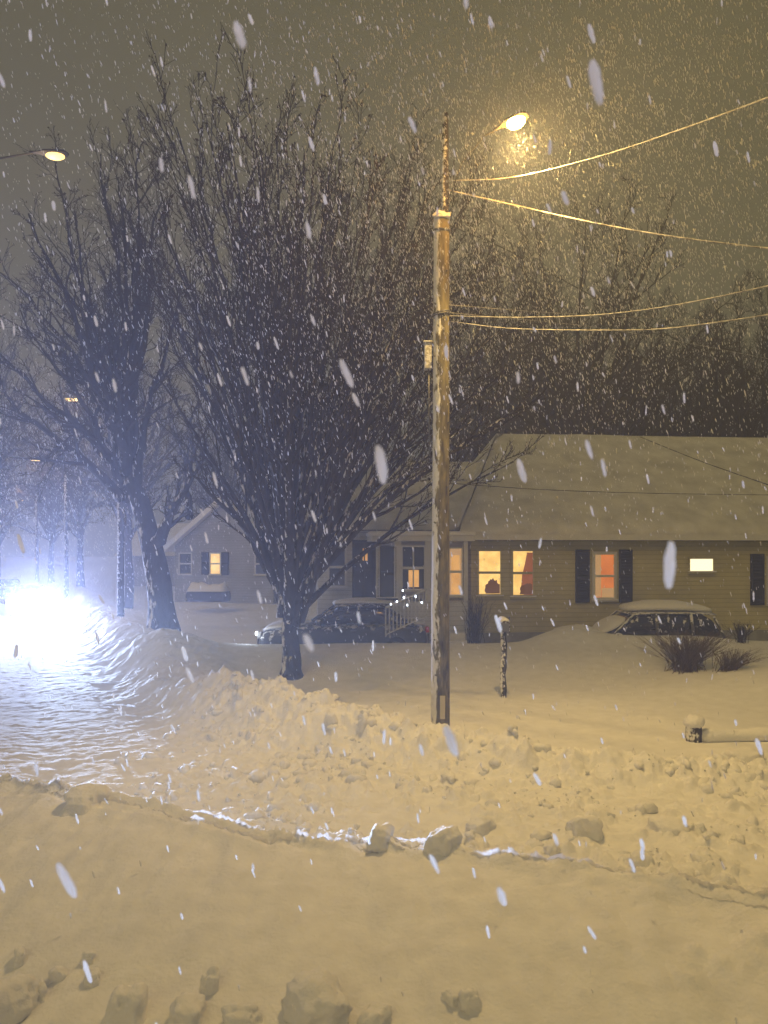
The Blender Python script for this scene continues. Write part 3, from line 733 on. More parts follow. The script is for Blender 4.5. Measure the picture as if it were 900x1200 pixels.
# skirt closing the front lip
Vb = np.stack([xs[0], ys[0]+.03, zs[0]-.01], -1); b_ = len(V)
sk = np.stack([np.arange(nu-1), np.arange(nu-1)+b_, np.arange(1, nu)+b_, np.arange(1, nu)], -1)
Vh = np.array([(-o_-.03, -o_-.03, ez+.2), (1.9, ry, rz_+.22), (-o_-.03, 9+o_, ez+.2), (LEN+o_, ry, rz_+.22), (LEN+o_, 9+o_, ez+.2)]); h_ = b_+nu
mesh_np('roof_snow', np.concatenate([V, Vb, Vh]), [np.concatenate([Fq, sk, np.array([[h_+1, h_+3, h_+4, h_+2]])]), np.array([[h_, h_+1, h_+2]])], M_roofsnow, house)
m = MB(); m.box(-o_, LEN+o_, -o_-.05, -o_-.003, ez-.17, ez-.01); m.build('gutter', M_trim, house)
m = MB(); m.tube([(11.6, 1.2, ez+(rz_-ez)*.33), (11.6, 1.2, ez+(rz_-ez)*.33+.35)], .06, 8); m.build('vent_pipe', M_black, house)
m = MB(); m.box(-.003, LEN, -.02, -.003, GZ-.4, .75); m.build('foundation', mat('concrete', (.25, .25, .23), .9, var=.2), house)

M_win_y = room('window_yellow', (1.0, .64, .18), 1.25)
M_win_y2 = room('window_yellow_low', (1.0, .50, .12), .75)
M_win_o = room('window_orange', (1.0, .27, .05), .7)
M_win_w = emat('window_white', (1.0, .84, .52), 1.6)
M_win_d = mat('window_dark', (.02, .022, .025), .15, spec=.6)
M_cur = mat('curtain', (.35, .12, .05), .9, emit=(1, .3, .08), estr=.18)  # weak emission stands in for room light through the cloth
M_cur2 = mat('curtain_pale', (.5, .4, .3), .9, emit=(1, .55, .2), estr=.35)  # self-lit too, in place of light coming through from the room
M_sil = mat('indoor_plant', (.05, .03, .01), .9, emit=(1, .35, .06), estr=.10)  # slight emission in place of room light on the leaves
def window(parent, x0, x1, z0, z1, ff, pane, y=0, rail=True, extra=None, shut=None, fr=.07, mid=False):
    """ff=frame material; real recess with frame, sill, pane, sash rail"""
    f_ = MB()
    f_.box(x0-fr, x0, y-.05, y+.02, z0-fr, z1+fr); f_.box(x1, x1+fr, y-.05, y+.02, z0-fr, z1+fr)
    f_.box(x0, x1, y-.05, y+.02, z1, z1+fr); f_.box(x0, x1, y-.05, y+.02, z0-fr, z0)
    zc = (z0+z1)/2
    if rail: f_.box(x0, x1, y-.04, y+.01, zc-.035, zc+.035)
    if mid: f_.box((x0+x1)/2-.02, (x0+x1)/2+.02, y-.038, y+.012, z0, z1)
    w_ = f_.build('window', ff, parent, bevel=.006)
    m = MB(); m.box(x0-fr-.03, x1+fr+.03, y-.10, y-.052, z0-fr-.03, z0-fr+.01); m.build('sill', ff, w_)
    m = MB(); m.box(x0-fr-.03, x1+fr+.03, y-.10, y-.055, z0-fr+.012, z0-fr+.05); m.build('sill_snow', M_snowc, w_, bevel=.015)
    m = MB(); m.box(x0, x1, y-.012, y-.004, z0, z1); m.build('pane', pane, w_)
    def ln(x, z): return (x0+(x1-x0)*x, z0+(z1-z0)*z)
    if extra == 'curtains':
        m = MB()
        for a, b in ((0, .16), (.84, 1)):
            for k in range(3):
                xa = a+(b-a)*k/3; m.box(ln(xa, 0)[0], ln(xa+(b-a)/3.4, 0)[0], y-.02, y-.013, z0+.02, z1)
        m.box(ln(0, 0)[0], ln(1, 0)[0], y-.021, y-.013, ln(0, .86)[1], z1); m.build('curtain', M_cur2, w_)
    if extra in ('plant', 'curtain_right'):
        m = MB(); rr = random.Random(3 if extra == 'plant' else 4); n_ = 40
        o_ = []
        for k in range(n_):      # ragged leafy outline with real thickness
            a0 = 6.2832*k/n_; q = rr.uniform(.82, 1.05)
            u_ = (.66 if extra == 'plant' else .72)+.40*q*math.cos(a0); v_ = .06+(.30 if extra == 'plant' else .22)*q*math.sin(a0)
            o_.append(ln(min(.98, max(.02, u_)), min(.95, max(.01, v_))))
        m.poly([(a, y-.030, b) for a, b in o_]+[(a, y-.024, b) for a, b in o_], [tuple(range(n_)), tuple(range(n_, 2*n_))]+[(k, (k+1) % n_, n_+(k+1) % n_, n_+k) for k in range(n_)])
        m.build('house_plant', M_sil, w_)
    if extra == 'curtain_right':
        m = MB(); xs_ = [(.55, 0), (.42, .2), (.46, .45), (.6, .7), (.72, .97), (1, .97), (1, 0)]
        m.poly([(ln(a, b)[0], y-.018, ln(a, b)[1]) for a, b in xs_]+[(ln(a, b)[0], y-.013, ln(a, b)[1]) for a, b in xs_], [tuple(range(7))[::-1], tuple(range(7, 14))]+[(i, (i+1) % 7, 7+(i+1) % 7, 7+i) for i in range(7)])
        m.build('curtain', M_cur, w_)
    if extra == 'blind':
        m = MB(); m.box(x0, ln(.32, 0)[0], y-.02, y-.013, z0+.02, z1); m.box(ln(.36, 0)[0], x1, y-.019, y-.013, z0, ln(0, .22)[1]); m.build('curtain', M_cur2, w_)
    return w_
def shutter(parent, x0, x1, z0, z1, y=0):
    m = MB(); m.box(x0, x1, y-.05, y-.003, z0, z1); fr = .045
    zc = z0+(z1-z0)*.5
    n = 16
    for k in range(n):
        for (a, b) in ((z0+fr, zc-fr/2), (zc+fr/2, z1-fr)):
            zz = a+(b-a)*k/n
            m.poly([(x0+fr, y-.055, zz), (x1-fr, y-.055, zz), (x1-fr, y-.075, zz+(b-a)/n*.35), (x0+fr, y-.075, zz+(b-a)/n*.35), (x0+fr, y-.052, zz+(b-a)/n*.9), (x1-fr, y-.052, zz+(b-a)/n*.9)], [(0, 1, 2, 3), (3, 2, 5, 4)])
    m.box(x0, x0+fr, y-.085, y-.051, z0, z1); m.box(x1-fr, x1, y-.085, y-.051, z0, z1)
    for a in (z0, zc-fr/2, z1-fr): m.box(x0+fr, x1-fr, y-.083, y-.051, a, a+fr)
    m.build('shutter', M_shut, parent)
def wpx(x0, x1, y0, y1, yy=0):
    a, zt = hl(x0, y0, yy); b, _ = hl(x1, y0, yy); _, zb_ = hl((x0+x1)/2, y1, yy); _, zt = hl((x0+x1)/2, y0, yy); return a, b, zb_, zt
a = wpx(561, 586, 646, 696); window(house, a[0], a[1], a[2], a[3], M_siding, M_win_y, extra='plant')
a = wpx(601, 624, 646, 697); window(house, a[0], a[1], a[2], a[3], M_siding, M_win_y, extra='curtain_right')
a = wpx(697, 719, 650, 700); window(house, a[0], a[1], a[2], a[3], M_trim, M_win_o, extra='blind', fr=.09)
for (p0_, p1_) in ((674, 690), (725, 740)):
    a = wpx(p0_, p1_, 644, 706); shutter(house, *a)
a = wpx(808, 835, 655, 669); window(house, a[0], a[1], a[2], a[3], M_siding, M_win_w, rail=False, fr=.05)
a = wpx(901, 925, 655, 705); window(house, a[0], a[1], a[2], a[3], M_trim, M_win_d, fr=.09)
for (p0_, p1_) in ((879, 894), (931, 946)):
    a = wpx(p0_, p1_, 649, 709); shutter(house, *a)

# grey wing and glazed porch on the left end
wx0 = hl(372, 640, .6)[0]; wz = hl(470, 622, .6)[1]
m = MB(); m.box(wx0, -.003, .6, 8.2, GZ-.5, wz); m.build('wall', M_siding2, house)
m = MB(); rw = 6.05
pts = [(wx0-.3, .2, wz), (.6, .2, wz), (.6, 8.5, wz), (wx0-.3, 8.5, wz), (wx0-.3, 4.4, rw), (2.2, 4.4, rw)]
pts2 = [(x, y, z+.02) for x, y, z in pts]
m.poly(pts, [(0, 1, 5, 4), (2, 3, 4, 5), (0, 4, 3), (0, 3, 2, 1)]); m.build('roof', mat('shingles_wing', (.05, .05, .05), .9), house)
m = MB(); pp_ = [(x-(.03 if x < 0 else 0), y-(.04 if y < 1 else 0), z) for x, y, z in pts]
up_ = [(x, y, z+.2) for x, y, z in pp_]; up_ = up_
m.poly([(x, y, z+.012) for x, y, z in pp_]+up_, [(6, 7, 11, 10), (8, 9, 10, 11), (6, 10, 9), (0, 1, 7, 6), (0, 6, 10, 4), (4, 10, 9, 3)]); m.build('roof_snow', M_roofsnow, house, bevel=.04)
# porch box projecting forwards, px 441-548
yp = -.9
px0 = hl(441, 640, yp)[0]; px1 = hl(549, 640, yp)[0]; pzt = hl(500, 634, yp)[1]; pzb = hl(500, 700, yp)[1]; fz = GZ+.55
porch = MB(); porch.box(px0, px1, yp+.05, .59, GZ-.4, pzb-.12)
pw = porch.build('porch_base', M_siding2, house)
m = MB(); m.box(px0-.15, px1+.15, yp-.15, .598, pzt, pzt+.14); m.build('porch_roof', M_trim, house, bevel=.01)
m = MB(); m.box(px0-.18, px1+.18, yp-.18, .59, pzt+.143, pzt+.27); m.build('roof_snow', M_snowc, house, bevel=.05)
def post(px, wpx_=5, mt=None):
    x = hl(px, 640, yp)[0]; w_ = wpx_/F*21/2; m = MB(); m.box(x-w_, x+w_, yp, yp+.12, pzb-.12, pzt-.002); m.build('porch_post', mt or M_trim, house, bevel=.008)
for px, ww in ((443, 4), (466, 8), (502, 8), (524, 4), (546, 5)): post(px, ww)
a = wpx(472, 497, 641, 690, yp); window(house, a[0], a[1], a[2], a[3], M_trim, M_win_d, y=yp+.05, fr=.05, mid=True)
m = MB(); x_, z_ = hl(479, 688, yp); x2_, z2_ = hl(491, 668, yp); m.box(x_, x2_, yp+.015, yp+.03, z_, z2_); m.build('window_glow', M_win_y2, house)
a = wpx(506, 521, 641, 690, yp); window(house, a[0], a[1], a[2], a[3], M_trim, M_win_d, y=yp+.05, fr=.04)
a = wpx(527, 541, 643, 697, yp); window(house, a[0], a[1], a[2], a[3], M_trim, M_win_y2, y=yp+.05, fr=.04, extra='curtains')
# dark entrance bay px 414-462 and pale siding strip
a = wpx(416, 438, 636, 700, .6); window(house, a[0], a[1], a[2], a[3], M_shut, M_win_d, y=.6, fr=.08, mid=True)
x_, z_ = hl(425, 657, .6); m = MB(); m.box(x_, x_+.14, .57, .585, z_, z_+.36); m.build('window_glow', M_win_y2, house)
a = wpx(444, 463, 642, 700, yp); window(house, a[0], a[1], a[2], a[3], M_shut, M_win_d, y=yp+.05, fr=.04)
a = wpx(386, 404, 643, 686, .6); window(house, a[0], a[1], a[2], a[3], M_trim, M_win_d, y=.6, fr=.07)
# slanting stair rail with small white lights
rail = MB(); ra = hl(500, 690, -1.9); rb_ = hl(452, 712, -1.9)
A_ = Vector((ra[0], -1.9, ra[1])); B_ = Vector((rb_[0], -1.9, rb_[1]))
rail.tube([A_, B_], .028, 8); rail.tube([A_-Vector((0, 0, .7)), B_-Vector((0, 0, .7))], .02, 8)
for k in range(12):
    q = A_.lerp(B_, k/11); rail.box(q.x-.015, q.x+.015, q.y-.015, q.y+.015, q.z-.72, q.z)
rl = rail.build('stair_rail', M_siding2, house)
M_bulb = emat('string_light', (.8, .9, 1.0), 8)
for (px, py) in ((472, 692), (487, 699), (473, 700), (458, 708), (465, 705), (494, 706), (477, 709)):
    x_, z_ = hl(px, py, -1.92); m = MB(); m.tube([(x_, -1.93, z_-.025), (x_, -1.93, z_-.01), (x_, -1.93, z_+.012), (x_, -1.93, z_+.025)], [.006, .018, .018, .006], 8); m.build('light_bulb', M_bulb, rl)
m = MB()
for k in range(4): m.box(ra[0]+.2-.9*0, ra[0]+1.2, -1.9+k*.28, -1.62+k*.28, GZ-.3, GZ+.15+k*.17)
m.build('porch_steps', M_snowc, house, bevel=.03)

# ------------------------------------------------------------------ small far house up the street
fx = at(205, 690, 37).x
fh = empty('house', (fx, 37, hz(fx, 37)-.2), R(-12), 'small pale far house with one lit window between dark shutters, seen past the tree trunk', 'house')
W_ = 5.2; m = MB(); m.box(0, W_, 0, 7, -.3, 3.0); m.poly([(0, 0, 3), (W_, 0, 3), (W_/2, 0, 5.1), (0, 7, 3), (W_, 7, 3), (W_/2, 7, 5.1)], [(0, 1, 2), (3, 5, 4)]); m.build('wall', M_siding3, fh)
m = MB()
for sgn in (0, 1):
    xa, xb_ = (-.4, W_/2) if not sgn else (W_+.4, W_/2)
    m.poly([(xa, -.4, 2.7), (xb_, -.4, 5.12), (xb_, 7.4, 5.12), (xa, 7.4, 2.7), (xa, -.4, 3.0), (xb_, -.4, 5.42), (xb_, 7.4, 5.42), (xa, 7.4, 3.0)], [(0, 1, 5, 4), (4, 5, 6, 7), (0, 3, 2, 1), (3, 7, 6, 2), (0, 4, 7, 3)])
m.build('roof_snow', M_snowc, fh)
xw = (at(255, 660, 37).x-fx)/math.cos(R(-12)); zz0 = at(255, 672, 37).z-fh.location.z; zz1 = at(255, 649, 37).z-fh.location.z
window(fh, xw-.25, xw+.25, zz0, zz1, M_trim, M_win_y, fr=.06)
shutter(fh, xw-.72, xw-.34, zz0-.05, zz1+.08); shutter(fh, xw+.34, xw+.72, zz0-.05, zz1+.08)
window(fh, xw-2.2+.3, xw-1.6+.3, zz0, zz1, M_trim, M_win_d, fr=.06); window(fh, W_-.9, W_-.4, zz0, zz1, M_trim, M_win_d, fr=.06)
# second far house up the street
fx2 = at(118, 690, 50).x
f2h = empty('house', (fx2, 54, 0), R(-14), 'dim hazy far house up the street behind the old leaning tree', 'house')
m = MB(); m.box(0, 7, 0, 7, -.3, 3.0); m.build('wall', M_siding3, f2h)
m = MB(); m.poly([(-.4, -.4, 2.9), (7.4, -.4, 2.9), (7.4, 7.4, 2.9), (-.4, 7.4, 2.9), (-.4, 3.5, 5.4), (7.4, 3.5, 5.4)], [(0, 1, 5, 4), (2, 3, 4, 5), (0, 4, 3), (1, 2, 5), (0, 3, 2, 1)]); m.build('roof_snow', M_snowc, f2h)
window(f2h, 2.2, 3.0, 1.0, 2.2, M_trim, M_win_d); window(f2h, 4.6, 5.4, 1.0, 2.2, M_trim, M_win_y2)

# ------------------------------------------------------------------ shrubs and hedge
def shrub(px, py, Y, wpx_, hpx, n, seed, label, mt, name='bare_shrub', lean=0):
    r_ = np.random.default_rng(seed); c = at(px, py, Y); z0 = hz(c.x, Y)-.05; w_ = wpx_/F*Y/2; h_ = hpx/F*Y
    root = empty(name, (c.x, Y, z0), 0, label, 'shrub')
    b = np.stack([r_.normal(size=n)*w_*.25, r_.normal(size=n)*w_*.2, np.zeros(n)], 1)
    e = np.stack([r_.normal(size=n)*w_*.55+lean*w_, r_.normal(size=n)*w_*.4, h_*r_.uniform(.6, 1.05, n)], 1)
    t = np.linspace(0, 1, 6)[None, :, None]; pts = b[:, None]*(1-t)+e[:, None]*t; pts[..., 2] = b[:, None, 2]+(e[:, 2][:, None])*np.linspace(0, 1, 6)**.8
    rad = np.full((n, 6), .007)*(1-.6*np.linspace(0, 1, 6))
    p2, r2 = spawn(pts, rad, 6, .5, .3, r_, K=4, t0=.2, up=.1, rmin=.003)
    Vv, Ff = merge([tubes(pts, rad, 4), tubes(p2, r2, 3)])
    mesh_np('branches', Vv, Ff, mt, root); return root
shrub(806, 784, 16.4, 76, 46, 230, 1, 'dry brown twiggy shrub in front of the snow covered car at right', M_brown)
shrub(852, 790, 15.9, 50, 26, 90, 2, 'low arching brown shrub right of the taller twiggy shrub', M_brown, lean=.5)
shrub(557, 742, 20.3, 30, 62, 70, 3, 'thin bare shrub against the porch corner beside the left yellow window', M_twig)
shrub(868, 756, 18.6, 26, 24, 60, 4, 'small dark round shrub in the driveway under the right shutter', M_twig)
hp = at(222, 690, 33)
m = MB(); rings = []
for k in range(14):
    t = k/13; xx = t*1.75; hh = (.55+.03*math.sin(k*1.7)+.05*math.sin(k*.6))*(.5 if k in (0, 13) else 1)
    rings.append([(xx, .5*math.cos(a*math.pi/8), max(0, .2+hh*math.sin(a*math.pi/8))) for a in range(16)])
hd = empty('hedge', (hp.x, 33, hp.z-.55), R(-5), 'low snow capped hedge below the far house window', 'hedge')
m.loft(rings); m.build('foliage', M_twig, hd, smooth=True)
m = MB(); m.loft([[(x, y*1.08, z*1.0+.05) if z > .45 else (x, y*1.08, .45) for x, y, z in r_] for r_ in rings]); m.build('snow_cap', M_snowc, hd, smooth=True)

# ------------------------------------------------------------------ mailbox post and log rail
mp_ = at(590, 818, 15.0); zz = hz(mp_.x, 15)
mbx = empty('mailbox', (mp_.x, 15, zz), 0, 'dark mailbox post with a small snow capped box standing in the yard', 'mailbox')
ht = at(590, 740, 15).z-zz
m = MB()
rings = []
for k in range(12):
    t = k/11; wv = .062+.012*math.sin(k*2.3)
    rings.append([(wv*math.cos(a*math.pi/4+.39)+.012*math.sin(k), wv*math.sin(a*math.pi/4+.39), -.3+t*(ht+.35)) for a in range(8)])
m.loft(rings); m.build('post', M_postw, mbx)
m = MB(); rings = []
for y_ in (-.22, .22):
    rings.append([(x_*.1, y_, ht+z__*.1) for x_, z__ in ((-1, 0), (1, 0), (1, 1.4), (.7, 2.1), (0, 2.4), (-.7, 2.1), (-1, 1.4))])
m.loft(rings); bx_ = m.build('mailbox_body', M_postw, mbx, bevel=.008)
m = MB(); m.box(-.08, .08, -.228, -.222, ht+.02, ht+.19); m.build('mailbox_door', M_metal, mbx, bevel=.003)
m = MB(); m.box(.102, .112, -.1, -.07, ht+.1, ht+.3); m.box(.102, .112, -.1, -.0, ht+.24, ht+.3); m.build('flag', M_metal, mbx)
m = MB(); m.loft([[(x_*.1, y_, ht+.2+z__*.1) for x_, z__ in ((-.9, 0.0), (.9, 0.0), (.8, .5), (.3, .9), (-.4, .9), (-.9, .4))] for y_ in (-.2, -.15, .15, .2)]); m.build('snow_cap', M_snowc, mbx, smooth=True)

rl_p = at(813, 868, 11.6); zr = hz(rl_p.x, 11.6)
rf_ = empty('log_rail', (rl_p.x, 11.6, zr), R(4), 'low log rail under snow with a squat snow capped end post', 'fence')
zt = at(813, 846, 11.6).z-zr
m = MB(); m.tube([(0, 0, -.3), (0, 0, zt*.5), (0, 0, zt)], [.125, .12, .115], 14); m.build('end_post', M_postw, rf_, smooth=False, bevel=.01)
m = MB()
rings = []
for zz_, r_, ox in ((-.07, .118, .0), (-.05, .14, 0), (0, .155, .01), (.06, .14, .02), (.10, .10, .02), (.12, .03, .0)):
    rings.append([(ox+r_*math.cos(a*math.pi/8)*(1+.08*math.sin(a*1.9)), r_*math.sin(a*math.pi/8), zt+zz_+.01*math.sin(a*2.3)) for a in range(16)])
m.loft(rings); m.build('snow_cap', M_snowc, rf_, smooth=True)
zl = at(860, 862, 11.6).z-zr-.02
m = MB(); m.tube([(.09+k*.35, .0, zl+.008*math.sin(k*1.3)) for k in range(14)], [.09]*14, 14); m.build('rail', M_postw, rf_, smooth=True)
m = MB(); rings = []
for k in range(40):
    xx = .1+k*.115; rings.append([(xx, .122*math.cos(a*math.pi/10)*(1+.05*math.sin(k*.8)), zl+.01+.112*math.sin(a*math.pi/10)*(1 if k else .8)+(.012*math.sin(k*.9) if 2 < a < 8 else 0)) for a in range(-4, 15)])
m.loft(rings, closed=True); m.build('rail_snow', M_snowc, rf_, smooth=True)

# ------------------------------------------------------------------ cars
def make_car(paint, label, group=None, suv=False, snow=.13, lit=False):
    r_ = empty('parked_car', (0, 0, 0), 0, label, 'car', group)
    L_, W2 = 4.6, .90; top = 1.66 if suv else 1.42; belt = .98 if suv else .90
    # lower body: x, hood height, half width
    st = [(-2.30, .58, .62), (-2.24, .70, .76), (-2.0, .80 if not suv else .90, .86), (-1.3, .88 if not suv else .98, .90), (-.8, belt, .90), (.4, belt+.02, .90), (1.4, belt+.03, .89), (1.95, belt+.02, .86), (2.24, belt-.06 if not suv else belt, .80), (2.30, .62, .72)]
    rings = []
    for x, h, w_ in st:
        rings.append([(x, -w_*.9, .24), (x, -w_, .34), (x, -w_*1.02, .55), (x, -w_, h-.1), (x, -w_*.9, h), (x, 0, h+.03), (x, w_*.9, h), (x, w_, h-.1), (x, w_*1.02, .55), (x, w_, .34), (x, w_*.9, .24)])
    m = MB(); m.loft(rings); body = m.build('body', paint, r_, smooth=True, sub=2)
    # cabin
    if suv: cs = [(-.85, belt-.02, .80), (-.15, top-.08, .66), (.1, top, .66), (1.5, top-.01, .66), (1.95, top-.10, .64), (2.22, belt, .76)]
    else: cs = [(-.95, belt-.04, .80), (-.2, top-.07, .62), (.1, top, .62), (.8, top-.01, .62), (1.25, top-.10, .62), (1.98, belt-.0, .74)]
    cab = []; xs_ = [c[0] for c in cs]
    rings = []
    for x, h, w_ in cs:
        hh = max(h, belt); rings.append([(x, -.84, belt-.05), (x, -w_-.02-.1*(top-hh), hh-.06), (x, -w_*.85, hh), (x, 0, hh+.02), (x, w_*.85, hh), (x, w_+.02+.1*(top-hh), hh-.06), (x, .84, belt-.05)])
    m = MB(); m.loft(rings); m.build('cabin', M_glass, r_, smooth=True, sub=1)
    # pillars / roof panel
    m = MB()
    def pil(xa, za, xb_, zb_, w_=.035):
        for sg in (-1, 1):
            m = MB(); m.tube([(xa, sg*.83, za), ((xa+xb_)/2, sg*.765, (za+zb_)/2), (xb_, sg*.665, zb_)], w_, 6); m.build('roof_pillar', paint, r_, smooth=True)
    pil(cs[0][0], belt, cs[1][0], top-.07); pil(.42, belt, .42, top-.05, .04); pil(cs[-1][0]-.05, belt, cs[-2][0], top-.12)
    if suv: pil(1.35, belt, 1.35, top-.05, .04)
    m = MB(); xr = np.linspace(cs[1][0]-.05, cs[-2][0]+.1, 8)
    m.loft([[(x, y_*.64, top+.02-.06*abs(y_)**3-.05*abs((x-(xr[0]+xr[-1])/2)/1.0)**3*.6) for y_ in (-1.05, -.9, -.5, 0, .5, .9, 1.05)]+[(x, .6, top-.08), (x, -.6, top-.08)] for x in xr]); m.build('roof', paint, r_, smooth=True)
    # snow on roof, hood, boot
    def slab(x0, x1, zf, w_, th, name='snow_layer'):
        m = MB(); rg_ = []
        n = 12
        for k in range(n):
            x = x0+(x1-x0)*k/(n-1); e_ = math.sin(math.pi*min(1, max(.06, (k+.3)/(n-.4))))**.35
            z = zf(x); rg_.append([(x, -w_*e_*1.04, z-.01), (x, -w_*e_, z+th*.6*e_), (x, -w_*.7, z+th*e_+.02*math.sin(k*1.3)), (x, 0, z+th*1.12*e_+.015*math.sin(k*2.1)), (x, w_*.7, z+th*e_), (x, w_*e_, z+th*.6*e_), (x, w_*e_*1.04, z-.01)])
        m.loft(rg_); m.build(name, M_snowc, r_, smooth=True, sub=1)
    roofz = lambda x: top+.0-.04*abs((x-.6)/1.0)**2
    slab(cs[1][0]-.12, cs[-2][0]+.18, roofz, .64, snow)
    slab(-2.22, -.95 if not suv else -.85, lambda x: np.interp(x, [c[0] for c in st], [c[1] for c in st])-.02, .80, snow*1.1)
    if not suv: slab(1.75, 2.27, lambda x: belt-.02, .76, snow)
    if snow > .2: slab(-1.0, -.25, lambda x: belt+(x+1.0)*.75*(top-belt)/.75*.8, .72, snow*.8)
    # wheels
    for x in (-1.42, 1.42):
        for sg in (-1, 1):
            m = MB(); m.tube([(x, sg*.66, .33), (x, sg*.68, .33), (x, sg*.86, .33), (x, sg*.90, .33)], [.28, .33, .33, .29], 24); wl = m.build('wheel', M_tyre, r_, smooth=False, bevel=.01)
            m = MB(); m.tube([(x, sg*.895, .33), (x, sg*.925, .33)], [.20, .19], 20); m.build('rim', M_rim, wl)
    # mirrors, lights, plates, handles
    for sg in (-1, 1):
        m = MB(); m.box(-.72, -.58, sg*.98-.09, sg*.98+.09, belt+.02, belt+.16); m.build('wing_mirror', paint, r_, bevel=.03)
        m = MB(); m.tube([(-2.20, sg*.62, .66), (-2.31, sg*.60, .66), (-2.33, sg*.60, .66)], [.10, .10, .085], 16); m.build('headlight', M_head if lit else M_lens, r_, smooth=False, bevel=.008)
        m = MB(); m.box(2.24, 2.33, sg*.66-.12, sg*.66+.12, .72, .86); m.build('tail_light', M_red, r_, bevel=.012)
    m = MB()
    for sg in (-1, 1):
        for x in (.2, 1.15): m.box(x, x+.16, sg*.925-.012, sg*.925+.012, belt-.13, belt-.10)
    m.build('door_handle', M_metal, r_, bevel=.004)
    m = MB(); m.box(-2.345, -2.30, -.45, .45, .40, .56); m.build('grille', M_black, r_, bevel=.01)
    return r_
M_lens = mat('lens', (.5, .5, .5), .15, spec=.6)
M_red = mat('tail_red', (.3, .01, .01), .3, emit=(1, .08, .03), estr=.05)
M_head = emat('headlight_lit', (.82, .90, 1.0), 600)

c1 = make_car(M_paint, 'dark sedan with snow on its roof parked behind the vase shaped tree trunk')
p_ = at(402, 745, 20.0); c1.location = (p_.x, 20.3, .17); c1.rotation_euler = (0, 0, R(2)); c1.scale = (.98, .98, 1.06)
c2 = make_car(M_paint2, 'snow buried station wagon parked in front of the orange window', suv=True, snow=.27)
p_ = at(745, 750, 19.6); c2.location = (p_.x, 20.0, -.16); c2.rotation_euler = (0, 0, R(1))
# small white side light burning at the sedan's nose
m = MB(); m.tube([(-2.31, -.62, .70), (-2.36, -.64, .70)], .05, 12); sl_ = m.build('side_light', emat('side_lamp', (.85, .95, 1), 14), c1)
plight('side_light_glow', (-2.55, -.9, .75), 8, (.8, .9, 1), .04, c1)

# oncoming car with its headlights on
BEAM_SIDE = -.022
c3 = make_car(M_paint2, 'oncoming car with two blazing blue white headlights on the snowy left street', lit=True)
c3.name = 'oncoming_car'
hA = at(21, 703, 36.0); hB = at(50, 702, 36.0); mid = (hA+hB)/2
fwd = Vector((-U[0], -U[1], 0))                     # towards the camera side
th = math.atan2(fwd.y, fwd.x)
c3.rotation_euler = (0, 0, th+math.pi); c3.location = (mid.x-fwd.x*2.3, mid.y-fwd.y*2.3, 0.02)
for sg, W in ((-1, 1.0), (1, .72)):
    # wide spread of the lamp, and the low beam thrown down the street
    for nm, pw, cone, bl, pitch in (('headlight_spread', 46000, 44, 1.0, .06), ('headlight_beam', 62000, 9.5, .5, -.010)):
        ld = bpy.data.lights.new(nm, 'SPOT'); ld.energy = W*pw; ld.color = (.50, .60, 1.0) if cone > 20 else (.58, .76, 1.0)
        ld.spot_size = R(cone); ld.spot_blend = bl; ld.shadow_soft_size = .08
        o = bpy.data.objects.new(nm, ld); COL.objects.link(o); o.parent = c3
        o.location = (-2.40, sg*.60, .72); o.rotation_euler = Vector((-1, 0 if cone > 20 else BEAM_SIDE, pitch)).to_track_quat('-Z', 'Y').to_euler()
# car behind it
c4 = copy_tree(c1); 
for ch in children(c4):
    if ch.name.startswith(('side_light',)): bpy.data.objects.remove(ch)
tag(c4, 'snow covered dark car parked at the left edge beyond the headlights, red light showing', 'car')
c4.location = (-24.0, 47, .05); c4.rotation_euler = (0, 0, th)
c4.scale = (1, 1, 1)

# ------------------------------------------------------------------ falling snow
def flakes(n, box, ymin=1.3, cen=None, sig=None, smin=.007, smax=.016, seed=1, asp=(2.2, 4.2)):
    r_ = np.random.default_rng(seed)
    x0, x1, y0, y1, z0, z1 = box
    c = np.stack([r_.uniform(x0, x1, n), r_.uniform(y0, y1, n), r_.uniform(z0, z1, n)], 1)
    if cen is not None: c = np.array(cen)+r_.normal(size=(n, 3))*np.array(sig)
    vis = (np.abs(c[:, 0]) < c[:, 1]*.62+1.5) & (c[:, 2]-CZ < c[:, 1]*.85+1.0) & (c[:, 2]-CZ > -c[:, 1]*.75-.6)
    c = c[vis]; c = c[c[:, 2] > height(c[:, 0], c[:, 1])+.02]; n = len(c)
    d = nrm(np.array([.26, .08, -1.])+r_.normal(size=(n, 3))*np.array([.16, .12, .0]))
    a = nrm(np.cross(d, r_.normal(size=(n, 3)))); b = np.cross(d, a)
    s = r_.uniform(smin, smax, n)*np.where(r_.random(n) < .1, 1.5, 1); l = s*r_.uniform(asp[0], asp[1], n)
    # lumpy clump: 2 end points + ring of 4 at two stations
    V = np.empty((n, 10, 3)); V[:, 0] = c-d*l[:, None]; V[:, 9] = c+d*l[:, None]
    for j, t in enumerate((-.5, .45)):
        for k in range(4):
            th = k*math.pi/2+j*.6; rr = s*r_.uniform(.55, 1.1, n)
            V[:, 1+j*4+k] = c+d*(l*t)[:, None]+(a*math.cos(th)+b*math.sin(th))*rr[:, None]
    tri = []; quad = []
    for k in range(4):
        k2 = (k+1) % 4; tri += [(0, 1+k2, 1+k), (9, 5+k, 5+k2)]; quad.append((1+k, 1+k2, 5+k2, 5+k))
    off = (np.arange(n)*10)[:, None, None]
    return V.reshape(-1, 3), (np.array(tri)[None]+off).reshape(-1, 3), (np.array(quad)[None]+off).reshape(-1, 4)
